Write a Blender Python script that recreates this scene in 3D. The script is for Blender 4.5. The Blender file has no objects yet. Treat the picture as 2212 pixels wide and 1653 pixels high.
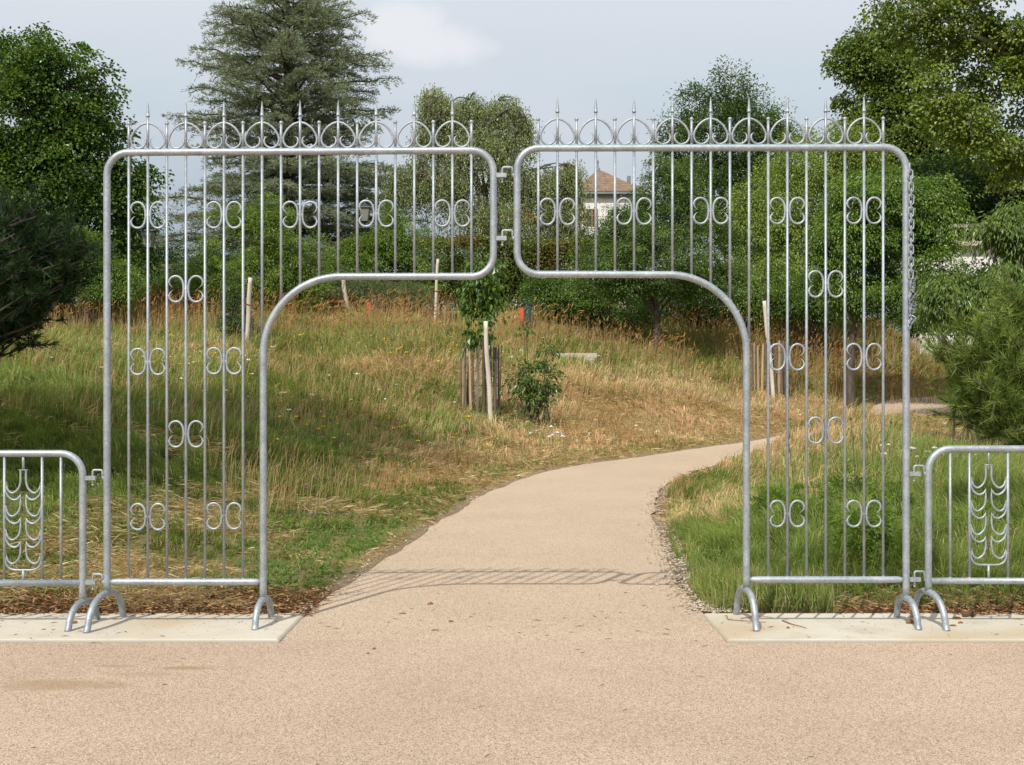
import bpy, math, random
import numpy as np
from math import radians, pi, sin, cos, sqrt

random.seed(7)
RNG = np.random.default_rng(7)
S = bpy.context.scene
COL = S.collection

# ------------------------------------------------------------------ measuring
# camera stands 8.3 m in front of the gate plane (y = 0), eye 1.391 m above the kerb slab
CAM_D, EYE, F = 8.3, 1.391, 2863.0
def gp(px, py):                     # a point of the gate plane, metres
    return ((px-1106)/345.0, (1350-py)/345.0)
def W(px, py, d):                   # a point at distance d
    return np.array([(px-1106)/F*d, d-CAM_D, EYE+(870-py)/F*d])

# ------------------------------------------------------------------ noise
def _h(ix, iy, seed):
    n = (ix*374761393 + iy*668265263 + seed*974634777) & 0xffffffff
    n = ((n ^ (n >> 13))*1274126177) & 0xffffffff
    return ((n ^ (n >> 16)) & 0xffff)/65535.0
def vnoise(x, y, seed=0):
    x = np.asarray(x, float); y = np.asarray(y, float)
    ix = np.floor(x).astype(np.int64); iy = np.floor(y).astype(np.int64)
    fx = x-ix; fy = y-iy
    fx = fx*fx*(3-2*fx); fy = fy*fy*(3-2*fy)
    a = _h(ix, iy, seed); b = _h(ix+1, iy, seed); c = _h(ix, iy+1, seed); d = _h(ix+1, iy+1, seed)
    return (a*(1-fx)+b*fx)*(1-fy)+(c*(1-fx)+d*fx)*fy
def fbm(x, y, seed=0, o=4):
    r = 0; a = .5; t = 0
    for k in range(o):
        r = r+a*vnoise(np.asarray(x)*2**k+17*k, np.asarray(y)*2**k-9*k, seed+k); t += a; a *= .5
    return r/t
def sstep(a, b, x):
    t = np.clip((np.asarray(x, float)-a)/(b-a), 0, 1); return t*t*(3-2*t)

# ------------------------------------------------------------------ mesh helpers
WL = {}
def setp(o, label=None, cat=None, group=None, kind=None):
    if label: o['label'] = label
    if cat: o['category'] = cat
    if group: o['group'] = group
    if kind: o['kind'] = kind
    return o
def empty(name, loc, label, cat, group=None):
    o = bpy.data.objects.new(name, None); COL.objects.link(o)
    o.empty_display_size = .2
    o.location = loc; WL[o.name] = np.array(loc, float)
    return setp(o, label, cat, group)

class MB:
    def __init__(s):
        s.v = []; s.t = []; s.q = []; s.c = []; s.n = 0; s.hascol = False
    def add(s, v, tris=None, quads=None, col=None):
        v = np.asarray(v, float).reshape(-1, 3)
        if tris is not None and len(tris): s.t.append(np.asarray(tris, np.int64)+s.n)
        if quads is not None and len(quads): s.q.append(np.asarray(quads, np.int64)+s.n)
        if col is None: col = np.ones((len(v), 3))
        else: s.hascol = True
        s.c.append(np.broadcast_to(col, (len(v), 3)))
        s.v.append(v); s.n += len(v); return s
    def tube(s, pts, r, sides=10, cap=True, closed=False):
        P = np.asarray(pts, float); n = len(P)
        R = np.broadcast_to(np.asarray(r, float), (n,))
        if closed: T = np.roll(P, -1, 0)-np.roll(P, 1, 0)
        else: T = np.gradient(P, axis=0)
        T = T/(np.linalg.norm(T, axis=1, keepdims=True)+1e-12)
        ref = np.array([0, 1., 0]) if abs(T[0][1]) < .8 else np.array([1., 0, 0])
        N = np.zeros_like(P); u = ref-T[0]*np.dot(ref, T[0]); u /= np.linalg.norm(u); N[0] = u
        for i in range(1, n):
            u = N[i-1]-T[i]*np.dot(N[i-1], T[i]); l = np.linalg.norm(u)
            N[i] = u/l if l > 1e-6 else N[i-1]
        B = np.cross(T, N)
        a = np.arange(sides)*2*pi/sides
        V = P[:, None]+R[:, None, None]*(np.cos(a)[None, :, None]*N[:, None]+np.sin(a)[None, :, None]*B[:, None])
        V = V.reshape(-1, 3)
        m = n if closed else n-1
        i = np.arange(m)[:, None]; j = np.arange(sides)[None]
        i2 = (i+1) % n; j2 = (j+1) % sides
        Q = np.stack([i*sides+j+0*j2, i*sides+j2, i2*sides+j2, i2*sides+j+0*j2], -1).reshape(-1, 4)
        tr = []
        if cap and not closed:
            V = np.vstack([V, P[0], P[-1]]); k = n*sides
            for jj in range(sides):
                tr.append((k, (jj+1) % sides, jj)); tr.append((k+1, (n-1)*sides+jj, (n-1)*sides+(jj+1) % sides))
        return s.add(V, tr, Q)
    def box(s, c, d, rz=0, tilt=None):
        c = np.asarray(c, float); d = np.asarray(d, float)/2
        v = np.array([[x, y, z] for x in (-1, 1) for y in (-1, 1) for z in (-1, 1)])*d
        if tilt is not None:
            ax, an = tilt; co, si = cos(an), sin(an)
            if ax == 'x': v = v@np.array([[1, 0, 0], [0, co, si], [0, -si, co]])
            if ax == 'y': v = v@np.array([[co, 0, -si], [0, 1, 0], [si, 0, co]])
        co, si = cos(rz), sin(rz)
        v = v@np.array([[co, si, 0], [-si, co, 0], [0, 0, 1]])
        return s.add(v+c, None, [(0, 1, 3, 2), (4, 6, 7, 5), (0, 4, 5, 1), (2, 3, 7, 6), (0, 2, 6, 4), (1, 5, 7, 3)])
    def sphere(s, c, r, nu=12, nv=8, sc=(1, 1, 1)):
        c = np.asarray(c, float)
        th = np.linspace(0, pi, nv+1); ph = np.arange(nu)*2*pi/nu
        V = np.array([[sin(t)*cos(p), sin(t)*sin(p), cos(t)] for t in th for p in ph])*r*np.array(sc)+c
        Q = [(i*nu+j, (i+1)*nu+j, (i+1)*nu+(j+1) % nu, i*nu+(j+1) % nu) for i in range(nv) for j in range(nu)]
        return s.add(V, None, Q)
    def lathe(s, c, prof, sides=14):
        c = np.asarray(c, float); ph = np.arange(sides)*2*pi/sides
        V = np.array([[r*cos(p), r*sin(p), z] for r, z in prof for p in ph])+c
        n = len(prof)
        Q = [(i*sides+j, i*sides+(j+1) % sides, (i+1)*sides+(j+1) % sides, (i+1)*sides+j) for i in range(n-1) for j in range(sides)]
        return s.add(V, None, Q)
    def mesh(s, name, mat, off, smooth=True):
        V = np.vstack(s.v)-off
        T = np.vstack(s.t) if s.t else np.zeros((0, 3), np.int64)
        Q = np.vstack(s.q) if s.q else np.zeros((0, 4), np.int64)
        me = bpy.data.meshes.new(name)
        me.vertices.add(len(V)); me.vertices.foreach_set('co', V.astype(np.float32).ravel())
        idx = np.concatenate([T.ravel(), Q.ravel()]).astype(np.int32)
        me.loops.add(len(idx)); me.loops.foreach_set('vertex_index', idx)
        st = np.concatenate([np.arange(len(T))*3, len(T)*3+np.arange(len(Q))*4]).astype(np.int32)
        me.polygons.add(len(st)); me.polygons.foreach_set('loop_start', st)
        try: me.polygons.foreach_set('loop_total', np.concatenate([np.full(len(T), 3), np.full(len(Q), 4)]).astype(np.int32))
        except Exception: pass
        me.polygons.foreach_set('use_smooth', np.full(len(st), bool(smooth)))
        if s.hascol:
            at = me.color_attributes.new('Col', 'FLOAT_COLOR', 'POINT')
            C = np.ones((len(V), 4), np.float32); C[:, :3] = np.vstack(s.c)
            at.data.foreach_set('color', C.ravel())
        me.update(calc_edges=True); me.validate()
        if mat is not None: me.materials.append(mat)
        return me
    def build(s, name, mat, parent=None, loc=(0, 0, 0), smooth=True, **kw):
        off = WL[parent.name] if parent is not None else np.array(loc, float)
        me = s.mesh(name, mat, off, smooth)
        o = bpy.data.objects.new(name, me); COL.objects.link(o)
        if parent is not None: o.parent = parent
        else: o.location = loc
        WL[o.name] = off
        return setp(o, **kw)

def autosmooth(o, ang=40):
    me = o.data
    import bmesh
    bm = bmesh.new(); bm.from_mesh(me)
    for e in bm.edges:
        if len(e.link_faces) == 2 and e.calc_face_angle(0) > radians(ang): e.smooth = False
    bm.to_mesh(me); bm.free()

def catmull(P, n=6):
    P = np.asarray(P, float); Q = np.vstack([2*P[0]-P[1], P, 2*P[-1]-P[-2]]); out = []
    for i in range(1, len(Q)-2):
        a, b, c, d = Q[i-1], Q[i], Q[i+1], Q[i+2]
        for k in range(n):
            t = k/n
            out.append(.5*((2*b)+(-a+c)*t+(2*a-5*b+4*c-d)*t*t+(-a+3*b-3*c+d)*t**3))
    out.append(P[-1]); return np.array(out)

# ------------------------------------------------------------------ materials
def new_mat(name):
    m = bpy.data.materials.new(name); m.use_nodes = True
    nt = m.node_tree; nt.nodes.clear(); return m, nt, nt.nodes, nt.links
def out(nt, sh):
    o = nt.nodes.new('ShaderNodeOutputMaterial'); nt.links.new(sh, o.inputs['Surface']); return o
def N_(nt, t, **kw):
    n = nt.nodes.new(t)
    for k, v in kw.items(): setattr(n, k, v)
    return n
def noise(nt, scale, detail=3, rough=.55, vec=None):
    n = N_(nt, 'ShaderNodeTexNoise'); n.inputs['Scale'].default_value = scale
    n.inputs['Detail'].default_value = detail; n.inputs['Roughness'].default_value = rough
    if vec is not None: nt.links.new(vec, n.inputs['Vector'])
    return n.outputs['Fac']
def ramp(nt, fac, stops, interp='LINEAR'):
    r = N_(nt, 'ShaderNodeValToRGB'); r.color_ramp.interpolation = interp
    e = r.color_ramp.elements
    while len(e) > 1: e.remove(e[0])
    e[0].position = stops[0][0]; e[0].color = (*stops[0][1], 1)
    for p, c in stops[1:]:
        x = e.new(p); x.color = (*c, 1)
    nt.links.new(fac, r.inputs['Fac']); return r.outputs['Color']
def mix(nt, f, a, b, blend='MIX'):
    n = N_(nt, 'ShaderNodeMix', data_type='RGBA', blend_type=blend)
    for sock, v in ((0, f), (6, a), (7, b)):
        if hasattr(v, 'is_linked'): nt.links.new(v, n.inputs[sock])
        elif sock == 0: n.inputs[0].default_value = v
        else: n.inputs[sock].default_value = (*v, 1)
    return n.outputs[2]
def math_(nt, op, a, b=None, c=None):
    n = N_(nt, 'ShaderNodeMath', operation=op)
    for i, v in enumerate((a, b, c)):
        if v is None: continue
        if hasattr(v, 'is_linked'): nt.links.new(v, n.inputs[i])
        else: n.inputs[i].default_value = v
    return n.outputs[0]
def geo_pos(nt): return N_(nt, 'ShaderNodeNewGeometry').outputs['Position']
def bump(nt, h, strength, dist):
    b = N_(nt, 'ShaderNodeBump'); b.inputs['Strength'].default_value = strength; b.inputs['Distance'].default_value = dist
    nt.links.new(h, b.inputs['Height']); return b.outputs['Normal']
def principled(nt, col, rough=.6, metal=0, normal=None, spec=.5):
    p = N_(nt, 'ShaderNodeBsdfPrincipled')
    for sock, v in (('Base Color', col), ('Roughness', rough), ('Metallic', metal)):
        if hasattr(v, 'is_linked'): nt.links.new(v, p.inputs[sock])
        elif sock == 'Base Color': p.inputs[sock].default_value = (*v, 1)
        else: p.inputs[sock].default_value = v
    p.inputs['Specular IOR Level'].default_value = spec
    if normal is not None: nt.links.new(normal, p.inputs['Normal'])
    return p.outputs['BSDF']

def mat_galv():
    m, nt, n, l = new_mat('galvanised_steel')
    p = geo_pos(nt)
    v = N_(nt, 'ShaderNodeTexVoronoi'); v.inputs['Scale'].default_value = 95; l.new(p, v.inputs['Vector'])
    sp = N_(nt, 'ShaderNodeSeparateColor'); l.new(v.outputs['Color'], sp.inputs[0])
    n1 = noise(nt, 9, 5, .6, p); n2 = noise(nt, 60, 3, .6, p)
    f = math_(nt, 'ADD', math_(nt, 'MULTIPLY', sp.outputs[0], .25), math_(nt, 'MULTIPLY', n1, .75))
    c = ramp(nt, f, [(.25, (.265, .30, .33)), (.5, (.35, .39, .42)), (.75, (.47, .505, .535))])
    c = mix(nt, math_(nt, 'MULTIPLY', sstep_node(nt, n2, .62, .72), .35), c, (.34, .36, .38))
    r = math_(nt, 'ADD', math_(nt, 'MULTIPLY', n1, .35), .36)
    out(nt, principled(nt, c, r, .58, bump(nt, n2, .12, .001), .4)); return m
def sstep_node(nt, x, a, b):
    n = N_(nt, 'ShaderNodeMapRange', interpolation_type='SMOOTHSTEP'); nt.links.new(x, n.inputs['Value'])
    n.inputs['From Min'].default_value = a; n.inputs['From Max'].default_value = b; return n.outputs['Result']

def mat_simple(name, c1, c2, scale=8, rough=.8, metal=0, bmp=.3, bd=.01, stretch=None, spec=.4):
    m, nt, n, l = new_mat(name); p = geo_pos(nt)
    if stretch:
        mp = N_(nt, 'ShaderNodeMapping'); mp.inputs['Scale'].default_value = stretch; l.new(p, mp.inputs['Vector']); p = mp.outputs[0]
    f = noise(nt, scale, 5, .6, p)
    c = ramp(nt, f, [(.3, c1), (.7, c2)])
    out(nt, principled(nt, c, rough, metal, bump(nt, f, bmp, bd), spec)); return m

def mat_leaf(name, trans=.3, gloss=.05, rough=.45, tcol=(1.15, 1.25, .5)):
    m, nt, n, l = new_mat(name)
    a = N_(nt, 'ShaderNodeAttribute', attribute_name='Col')
    d = N_(nt, 'ShaderNodeBsdfDiffuse'); l.new(a.outputs['Color'], d.inputs['Color'])
    t = N_(nt, 'ShaderNodeBsdfTranslucent')
    tc = mix(nt, 1.0, a.outputs['Color'], tcol, 'MULTIPLY'); l.new(tc, t.inputs['Color'])
    ms = N_(nt, 'ShaderNodeMixShader'); ms.inputs[0].default_value = trans
    l.new(d.outputs[0], ms.inputs[1]); l.new(t.outputs[0], ms.inputs[2])
    g = N_(nt, 'ShaderNodeBsdfGlossy'); g.inputs['Roughness'].default_value = rough; g.inputs['Color'].default_value = (.9, .95, 1, 1)
    m2 = N_(nt, 'ShaderNodeMixShader'); m2.inputs[0].default_value = gloss
    l.new(ms.outputs[0], m2.inputs[1]); l.new(g.outputs[0], m2.inputs[2])
    out(nt, m2.outputs[0]); return m

M = {}
M['galv'] = mat_galv()
M['leaf'] = mat_leaf('tree_leaves', .34, .028, .35)
M['needle'] = mat_leaf('conifer_needles', .2, .02, .5)
M['grass'] = mat_leaf('meadow_grass', .3, .015, .5, (1.1, 1.1, .7))
M['petal'] = mat_leaf('flower_petals', .3, .0, .5, (1, 1, 1))
M['bark'] = mat_simple('tree_bark', (.05, .038, .028), (.13, .105, .08), 14, .9, 0, .6, .02, (1, 1, .25))
M['plane_bark'] = mat_simple('pale_plane_bark', (.16, .14, .10), (.36, .33, .26), 3, .85, 0, .4, .02)
M['stake'] = mat_simple('bleached_stake_wood', (.50, .44, .34), (.74, .68, .58), 12, .85, 0, .4, .005, (1, 1, .12))
M['pale'] = mat_simple('weathered_chestnut', (.07, .06, .05), (.24, .20, .16), 16, .9, 0, .6, .005, (1, 1, .1))
M['newpale'] = mat_simple('fresh_split_chestnut', (.34, .22, .11), (.52, .37, .2), 16, .9, 0, .5, .005, (1, 1, .1))
M['wire'] = mat_simple('rusty_wire', (.08, .06, .05), (.16, .12, .1), 30, .6, .5)
M['strap'] = mat_simple('coir_strap', (.20, .09, .03), (.34, .17, .07), 60, .9)
M['render'] = mat_simple('white_render', (.66, .64, .6), (.78, .76, .72), 1.5, .9, 0, .1)
M['darkmetal'] = mat_simple('dark_painted_metal', (.02, .025, .03), (.04, .05, .06), 12, .45, .0)
M['lampglass'] = mat_simple('frosted_lamp_glass', (.17, .175, .14), (.24, .24, .2), 5, .35)
M['binred'] = mat_simple('red_bin_plastic', (.62, .06, .025), (.78, .10, .04), 10, .5, 0, .1)
M['bingreen'] = mat_simple('green_bin_paint', (.012, .055, .05), (.022, .08, .075), 10, .4, 0, .1)
M['black'] = mat_simple('dark_opening', (.01, .01, .01), (.015, .015, .015), 10, .8)
M['woodframe'] = mat_simple('orange_wood_frame', (.30, .12, .02), (.42, .19, .04), 10, .6)
M['stone'] = mat_simple('pale_stone', (.42, .37, .29), (.58, .52, .42), 14, .9, 0, .4)
M['zinc'] = mat_simple('grey_zinc', (.16, .17, .18), (.24, .25, .26), 4, .6)
M['cone'] = mat_simple('pine_cone_brown', (.12, .07, .04), (.24, .15, .09), 90, .9, 0, .8, .01)
M['barkpiece'] = mat_simple('red_brown_bark', (.16, .07, .03), (.36, .19, .1), 40, .9, 0, .5, .005)
M['chips'] = mat_leaf('mulch_chips', .0, .0, .6)

def mat_glass():
    m, nt, n, l = new_mat('window_pane')
    out(nt, principled(nt, (.03, .035, .04), .08, 0, None, .8)); return m
M['pane'] = mat_glass()

def mat_tiles():
    m, nt, n, l = new_mat('clay_roof_tiles'); p = geo_pos(nt)
    s = N_(nt, 'ShaderNodeSeparateXYZ'); l.new(p, s.inputs[0])
    w = math_(nt, 'FRACT', math_(nt, 'MULTIPLY', s.outputs[2], 5.2))
    u = math_(nt, 'FRACT', math_(nt, 'MULTIPLY', math_(nt, 'ADD', s.outputs[0], s.outputs[1]), 4.5))
    f = noise(nt, 3.5, 5, .7, p)
    c = ramp(nt, f, [(.3, (.15, .095, .06)), (.5, (.215, .145, .095)), (.7, (.30, .215, .15))])
    c = mix(nt, sstep_node(nt, w, .82, 1.0), c, (.08, .04, .03))
    c = mix(nt, math_(nt, 'MULTIPLY', sstep_node(nt, u, .85, 1.0), .6), c, (.08, .04, .03))
    out(nt, principled(nt, c, .85, 0, bump(nt, w, .6, .03))); return m
M['tiles'] = mat_tiles()

def mat_asphalt(name, a, b, stains=False):
    m, nt, n, l = new_mat(name); p = geo_pos(nt)
    v = N_(nt, 'ShaderNodeTexVoronoi'); v.inputs['Scale'].default_value = 240; l.new(p, v.inputs['Vector'])
    sp = N_(nt, 'ShaderNodeSeparateColor'); l.new(v.outputs['Color'], sp.inputs[0])
    big = noise(nt, .6, 5, .6, p); mid = noise(nt, 85, 5, .9, p); fin = noise(nt, 150, 3, .9, p)
    c = mix(nt, sstep_node(nt, big, .35, .65), a, b)
    g = ramp(nt, sp.outputs[0], [(0, (.20, .18, .16)), (.10, (.38, .34, .31)), (.2, (.85, .84, .83)), (.6, (1.08, 1.08, 1.08)), (1, (1.5, 1.5, 1.52))])
    c = mix(nt, 1, c, g, 'MULTIPLY')
    g2 = ramp(nt, fin, [(.30, (.42, .39, .36)), (.42, (.82, .80, .79)), (.52, (1.0, 1.0, 1.0)), (.68, (1.22, 1.22, 1.23))])
    c = mix(nt, 1, c, g2, 'MULTIPLY')
    g3 = ramp(nt, mid, [(.3, (.68, .66, .64)), (.45, (.96, .96, .96)), (.7, (1.1, 1.1, 1.1))])
    c = mix(nt, 1, c, g3, 'MULTIPLY')
    # rare dark grains
    v2 = N_(nt, 'ShaderNodeTexVoronoi'); v2.inputs['Scale'].default_value = 38; l.new(p, v2.inputs['Vector'])
    dk = sstep_node(nt, v2.outputs['Distance'], .16, .10)
    c = mix(nt, math_(nt, 'MULTIPLY', dk, .55), c, (.13, .10, .08))
    if stains:
        s = N_(nt, 'ShaderNodeSeparateXYZ'); l.new(p, s.inputs[0])
        wob = math_(nt, 'MULTIPLY', math_(nt, 'SUBTRACT', noise(nt, 4, 4, .6, p), .5), 1.6)
        for (x, y, rx, ry, k) in ((-1.72, -1.25, .17, .055, .6), (-2.13, -1.2, .13, .04, .38), (-2.25, -1.68, .36, .14, .45), (-1.95, -1.42, .22, .06, .25)):
            ex = math_(nt, 'POWER', math_(nt, 'DIVIDE', math_(nt, 'SUBTRACT', s.outputs[0], x), rx), 2)
            ey = math_(nt, 'POWER', math_(nt, 'DIVIDE', math_(nt, 'SUBTRACT', s.outputs[1], y), ry), 2)
            r = math_(nt, 'ADD', math_(nt, 'ADD', ex, ey), wob)
            c = mix(nt, math_(nt, 'MULTIPLY', sstep_node(nt, r, 1.3, .1), k), c, (.27, .17, .075))
    h = math_(nt, 'ADD', math_(nt, 'MULTIPLY', sp.outputs[1], .5), fin)
    out(nt, principled(nt, c, .9, 0, bump(nt, h, .55, .004), .25)); return m
M['plaza'] = mat_asphalt('pink_beige_asphalt', (.455, .347, .252), (.505, .388, .285), True)
M['path'] = mat_asphalt('sand_beige_asphalt', (.485, .380, .270), (.520, .411, .294))

def mat_concrete():
    m, nt, n, l = new_mat('cast_concrete'); p = geo_pos(nt)
    f = noise(nt, 2.2, 6, .65, p); g = noise(nt, 90, 3, .6, p); k = noise(nt, 1.1, 3, .5, p)
    c = ramp(nt, f, [(.3, (.44, .395, .305)), (.5, (.545, .50, .405)), (.7, (.59, .555, .47))])
    c = mix(nt, math_(nt, 'MULTIPLY', sstep_node(nt, k, .47, .7), .75), c, (.44, .34, .21))
    c = mix(nt, math_(nt, 'MULTIPLY', sstep_node(nt, g, .60, .70), .6), c, (.24, .19, .13))
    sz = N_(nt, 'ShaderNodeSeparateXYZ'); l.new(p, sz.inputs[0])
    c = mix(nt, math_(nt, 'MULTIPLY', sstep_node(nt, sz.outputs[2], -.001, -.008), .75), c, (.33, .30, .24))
    out(nt, principled(nt, c, .85, 0, bump(nt, g, .2, .003), .3)); return m
M['concrete'] = mat_concrete()

def mat_ground():
    m, nt, n, l = new_mat('meadow_soil')
    a = N_(nt, 'ShaderNodeAttribute', attribute_name='Col'); p = geo_pos(nt)
    f = noise(nt, 18, 6, .7, p)
    c = mix(nt, 1, a.outputs['Color'], ramp(nt, f, [(.3, (.5, .5, .5)), (.7, (1.35, 1.3, 1.2))]), 'MULTIPLY')
    out(nt, principled(nt, c, .95, 0, bump(nt, f, .7, .03), .1)); return m
M['ground'] = mat_ground()

# ------------------------------------------------------------------ terrain
_bd = np.array([0, 9, 12, 16, 20, 26, 30, 33, 38, 42, 48, 60, 90, 200, 1000.])
_bz = np.array([0, 0, .02, .09, .2, .36, .52, .82, 1.33, 1.85, 2.6, 3.3, 3.8, 4.5, 5.])
_dd = np.linspace(0, 90, 1801)
_k = np.exp(-np.linspace(-2.5, 2.5, 61)**2); _k /= _k.sum()
_zz = np.interp(_dd, _bd, _bz); _zz = np.convolve(np.pad(_zz, 30, mode='edge'), _k, 'valid')
_zz = _zz-_zz[150]*np.clip(1-_dd/12, 0, 1)
def base(d):
    d = np.asarray(d, float)
    return np.where(d < 88, np.interp(d, _dd, _zz), np.interp(d, _bd, _bz))
def solve_d(py):
    ds = np.linspace(7.5, 60, 5251); f = EYE+(870-py)/F*ds-base(ds)
    i = np.argmax(f <= 0); return ds[i]
def edge(pts):
    o = []
    for px, py in pts:
        d = solve_d(py); o.append(((px-1106)/F*d, d-CAM_D))
    return np.array(o)
EL = edge([(660, 1325), (700, 1294), (800, 1225), (900, 1160), (1000, 1093), (1060, 1060), (1106, 1041), (1160, 1022), (1250, 1003), (1400, 983), (1500, 968), (1600, 955), (1740, 930), (1850, 904)])
EL = np.vstack([EL, [(10.6, 30.0), (12.0, 31.4), (15.5, 32.4), (24, 33.5), (45, 34)]])
ER = edge([(1524, 1325), (1490, 1287), (1457, 1232), (1427, 1170), (1413, 1110), (1420, 1072), (1440, 1046), (1500, 1017), (1560, 1000), (1605, 987), (1750, 955), (1850, 926)])
ER = np.vstack([ER, [(11.3, 27.3), (13.0, 28.2), (16, 29.0), (24, 30.4), (45, 31)]])
EL = catmull(EL, 8); ER = catmull(ER, 8)
ELx = np.vstack([[-1.365, -3], [-1.365, .3], EL]); ERx = np.vstack([[1.265, -3], [1.265, .3], ER])
def sdist(poly, x, y):              # + on the left-hand side of the polyline
    x = np.asarray(x, float).ravel(); y = np.asarray(y, float).ravel()
    best = np.full(x.shape, 1e9); sg = np.ones(x.shape)
    for i in range(len(poly)-1):
        ax, ay = poly[i]; bx, by = poly[i+1]; dx, dy = bx-ax, by-ay; L = dx*dx+dy*dy
        if L < 1e-9: continue
        t = np.clip(((x-ax)*dx+(y-ay)*dy)/L, 0, 1)
        qx = ax+t*dx-x; qy = ay+t*dy-y; d2 = qx*qx+qy*qy
        m = d2 < best-1e-12; best = np.where(m, d2, best)
        cr = dx*(y-ay)-dy*(x-ax)
        sg = np.where(m, np.sign(cr), sg)
    return np.sqrt(best)*sg
def path_sd(x, y):                  # sL > 0 outside on the left, sR > 0 outside on the right
    return sdist(ELx, x, y), -sdist(ERx, x, y)
_ms = np.array([0, 1, 3, 6, 9, 13, 18, 30, 1000.]); _mz = np.array([0, .05, .38, .95, 1.35, 1.75, 1.95, 2.0, 2.0])
def height(x, y, raw=False):
    sh = np.shape(x); x = np.asarray(x, float).ravel(); y = np.asarray(y, float).ravel()
    sL, sR = path_sd(x, y); d = y+CAM_D
    z = base(d)-.02
    z = z+np.interp(np.maximum(sL, 0), _ms, _mz)*sstep(8.8, 17, d)
    z = z+.12*sstep(.3, 2.5, sR)*sstep(9, 12, d)
    z = z+.33*sstep(.1, .8, sR)*sstep(3.2, .0, sR-1.4)*sstep(4.4, 5.3, x)*sstep(10.6, 9.2, x)*sstep(20, 23, d)
    und = (fbm(x*.5, y*.5, 5)-.5)*.28+(fbm(x*1.7, y*1.7, 9)-.5)*.10
    out_ = np.maximum(sL, sR)
    z = z+und*sstep(.3, 2.5, out_)*sstep(9.2, 12, d)
    ins = out_ < 0
    z = z-.045*sstep(.12, -.12, out_)*(y > .2)
    z = np.where(y < .42, -.05, z)
    return z.reshape(sh)
def find_d(px, py, h=0.0, d0=16, d1=56):
    ds = np.linspace(d0, d1, 400); f = EYE+(870-py)/F*ds-(height((px-1106)/F*ds, ds-CAM_D)+h)
    i = np.argmax(f <= 0) if (f <= 0).any() else len(ds)-1
    return float(ds[i])
def gz(x, y): return float(height(np.array([x]), np.array([y]))[0])

def axis(dense0, dense1, step, far0, far1):
    a = np.arange(dense0, dense1+1e-6, step)
    lo = [dense0]; s = step
    while lo[-1] > far0: s *= 1.35; lo.append(lo[-1]-s)
    hi = [a[-1]]; s = step
    while hi[-1] < far1: s *= 1.35; hi.append(hi[-1]+s)
    return np.concatenate([np.array(lo[1:])[::-1], a, np.array(hi[1:])])
def straw(x, y):
    """how dry the meadow is at a place: 0 green .. 1 straw"""
    d = y+CAM_D
    n = fbm(x*.35+3, y*.28, 21, 4)
    s = .30+1.5*(n-.5)
    def g(cx, cd, rx, rd, a): return a*np.exp(-((x-cx)/rx)**2-((d-cd)/rd)**2)
    s = s+g(2.6, 24, 3.2, 5, .75)+g(6.5, 31, 4.5, 4.5, .55)+g(-.8, 18.5, 2.0, 2.6, .5)+g(-2.6, 13, 1.5, 2.2, .45)+g(9.5, 36, 4, 3, .5)
    s = s+g(4.5, 26, 6, 5, .3)+g(.2, 22, 2.4, 3, .35)-g(-7, 18, 4.5, 7, .55)-g(-9, 30, 5, 8, .2)+g(-2.0, 32, 5, 4, .2)+g(3.9, 17.5, .9, 3, .5)+g(-3.3, 10.6, 1.2, 1.0, .35)
    s = s-g(3.6, 11, 2.0, 2.2, .18)-g(7.5, 19, 4, 6, .7)-g(5.0, 15, 2.2, 4, .45)-g(-.2, 15.6, 1.0, 1.2, .35)
    return np.clip(s, 0, 1)
def build_ground():
    xs = axis(-17, 19, .16, -420, 420); ys = np.concatenate([[-420, -120, -40, -12, -4, 0, .30], axis(.44, 46, .17, .44, 900)])
    ys = np.unique(np.round(ys, 5))
    X, Y = np.meshgrid(xs, ys); Z = height(X, Y)
    n, m_ = X.shape
    V = np.stack([X, Y, Z], -1).reshape(-1, 3)
    i = np.arange(n-1)[:, None]*m_; j = np.arange(m_-1)[None]
    Q = np.stack([i+j, i+j+1, i+m_+j+1, i+m_+j], -1).reshape(-1, 4)
    s = straw(X, Y).ravel()[:, None]
    c = (1-s)*np.array([.11, .12, .042])+s*np.array([.30, .215, .10])
    sL, sR = path_sd(X, Y); o = np.maximum(sL, sR)
    e = sstep(.35, .05, o)[:, None]
    c = c*(1-e)+e*np.array([.25, .19, .125])
    mu = (sstep(1.8, 1.1, Y.ravel())*(Y.ravel() > 0))[:, None]
    c = c*(1-mu)+mu*np.array([.13, .075, .04])
    mb = MB(); mb.add(V, None, Q, c)
    mb.build('ground', M['ground'], kind='structure', label='sloping meadow ground behind the gate, bare soil under dry and green grass')
build_ground()

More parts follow.
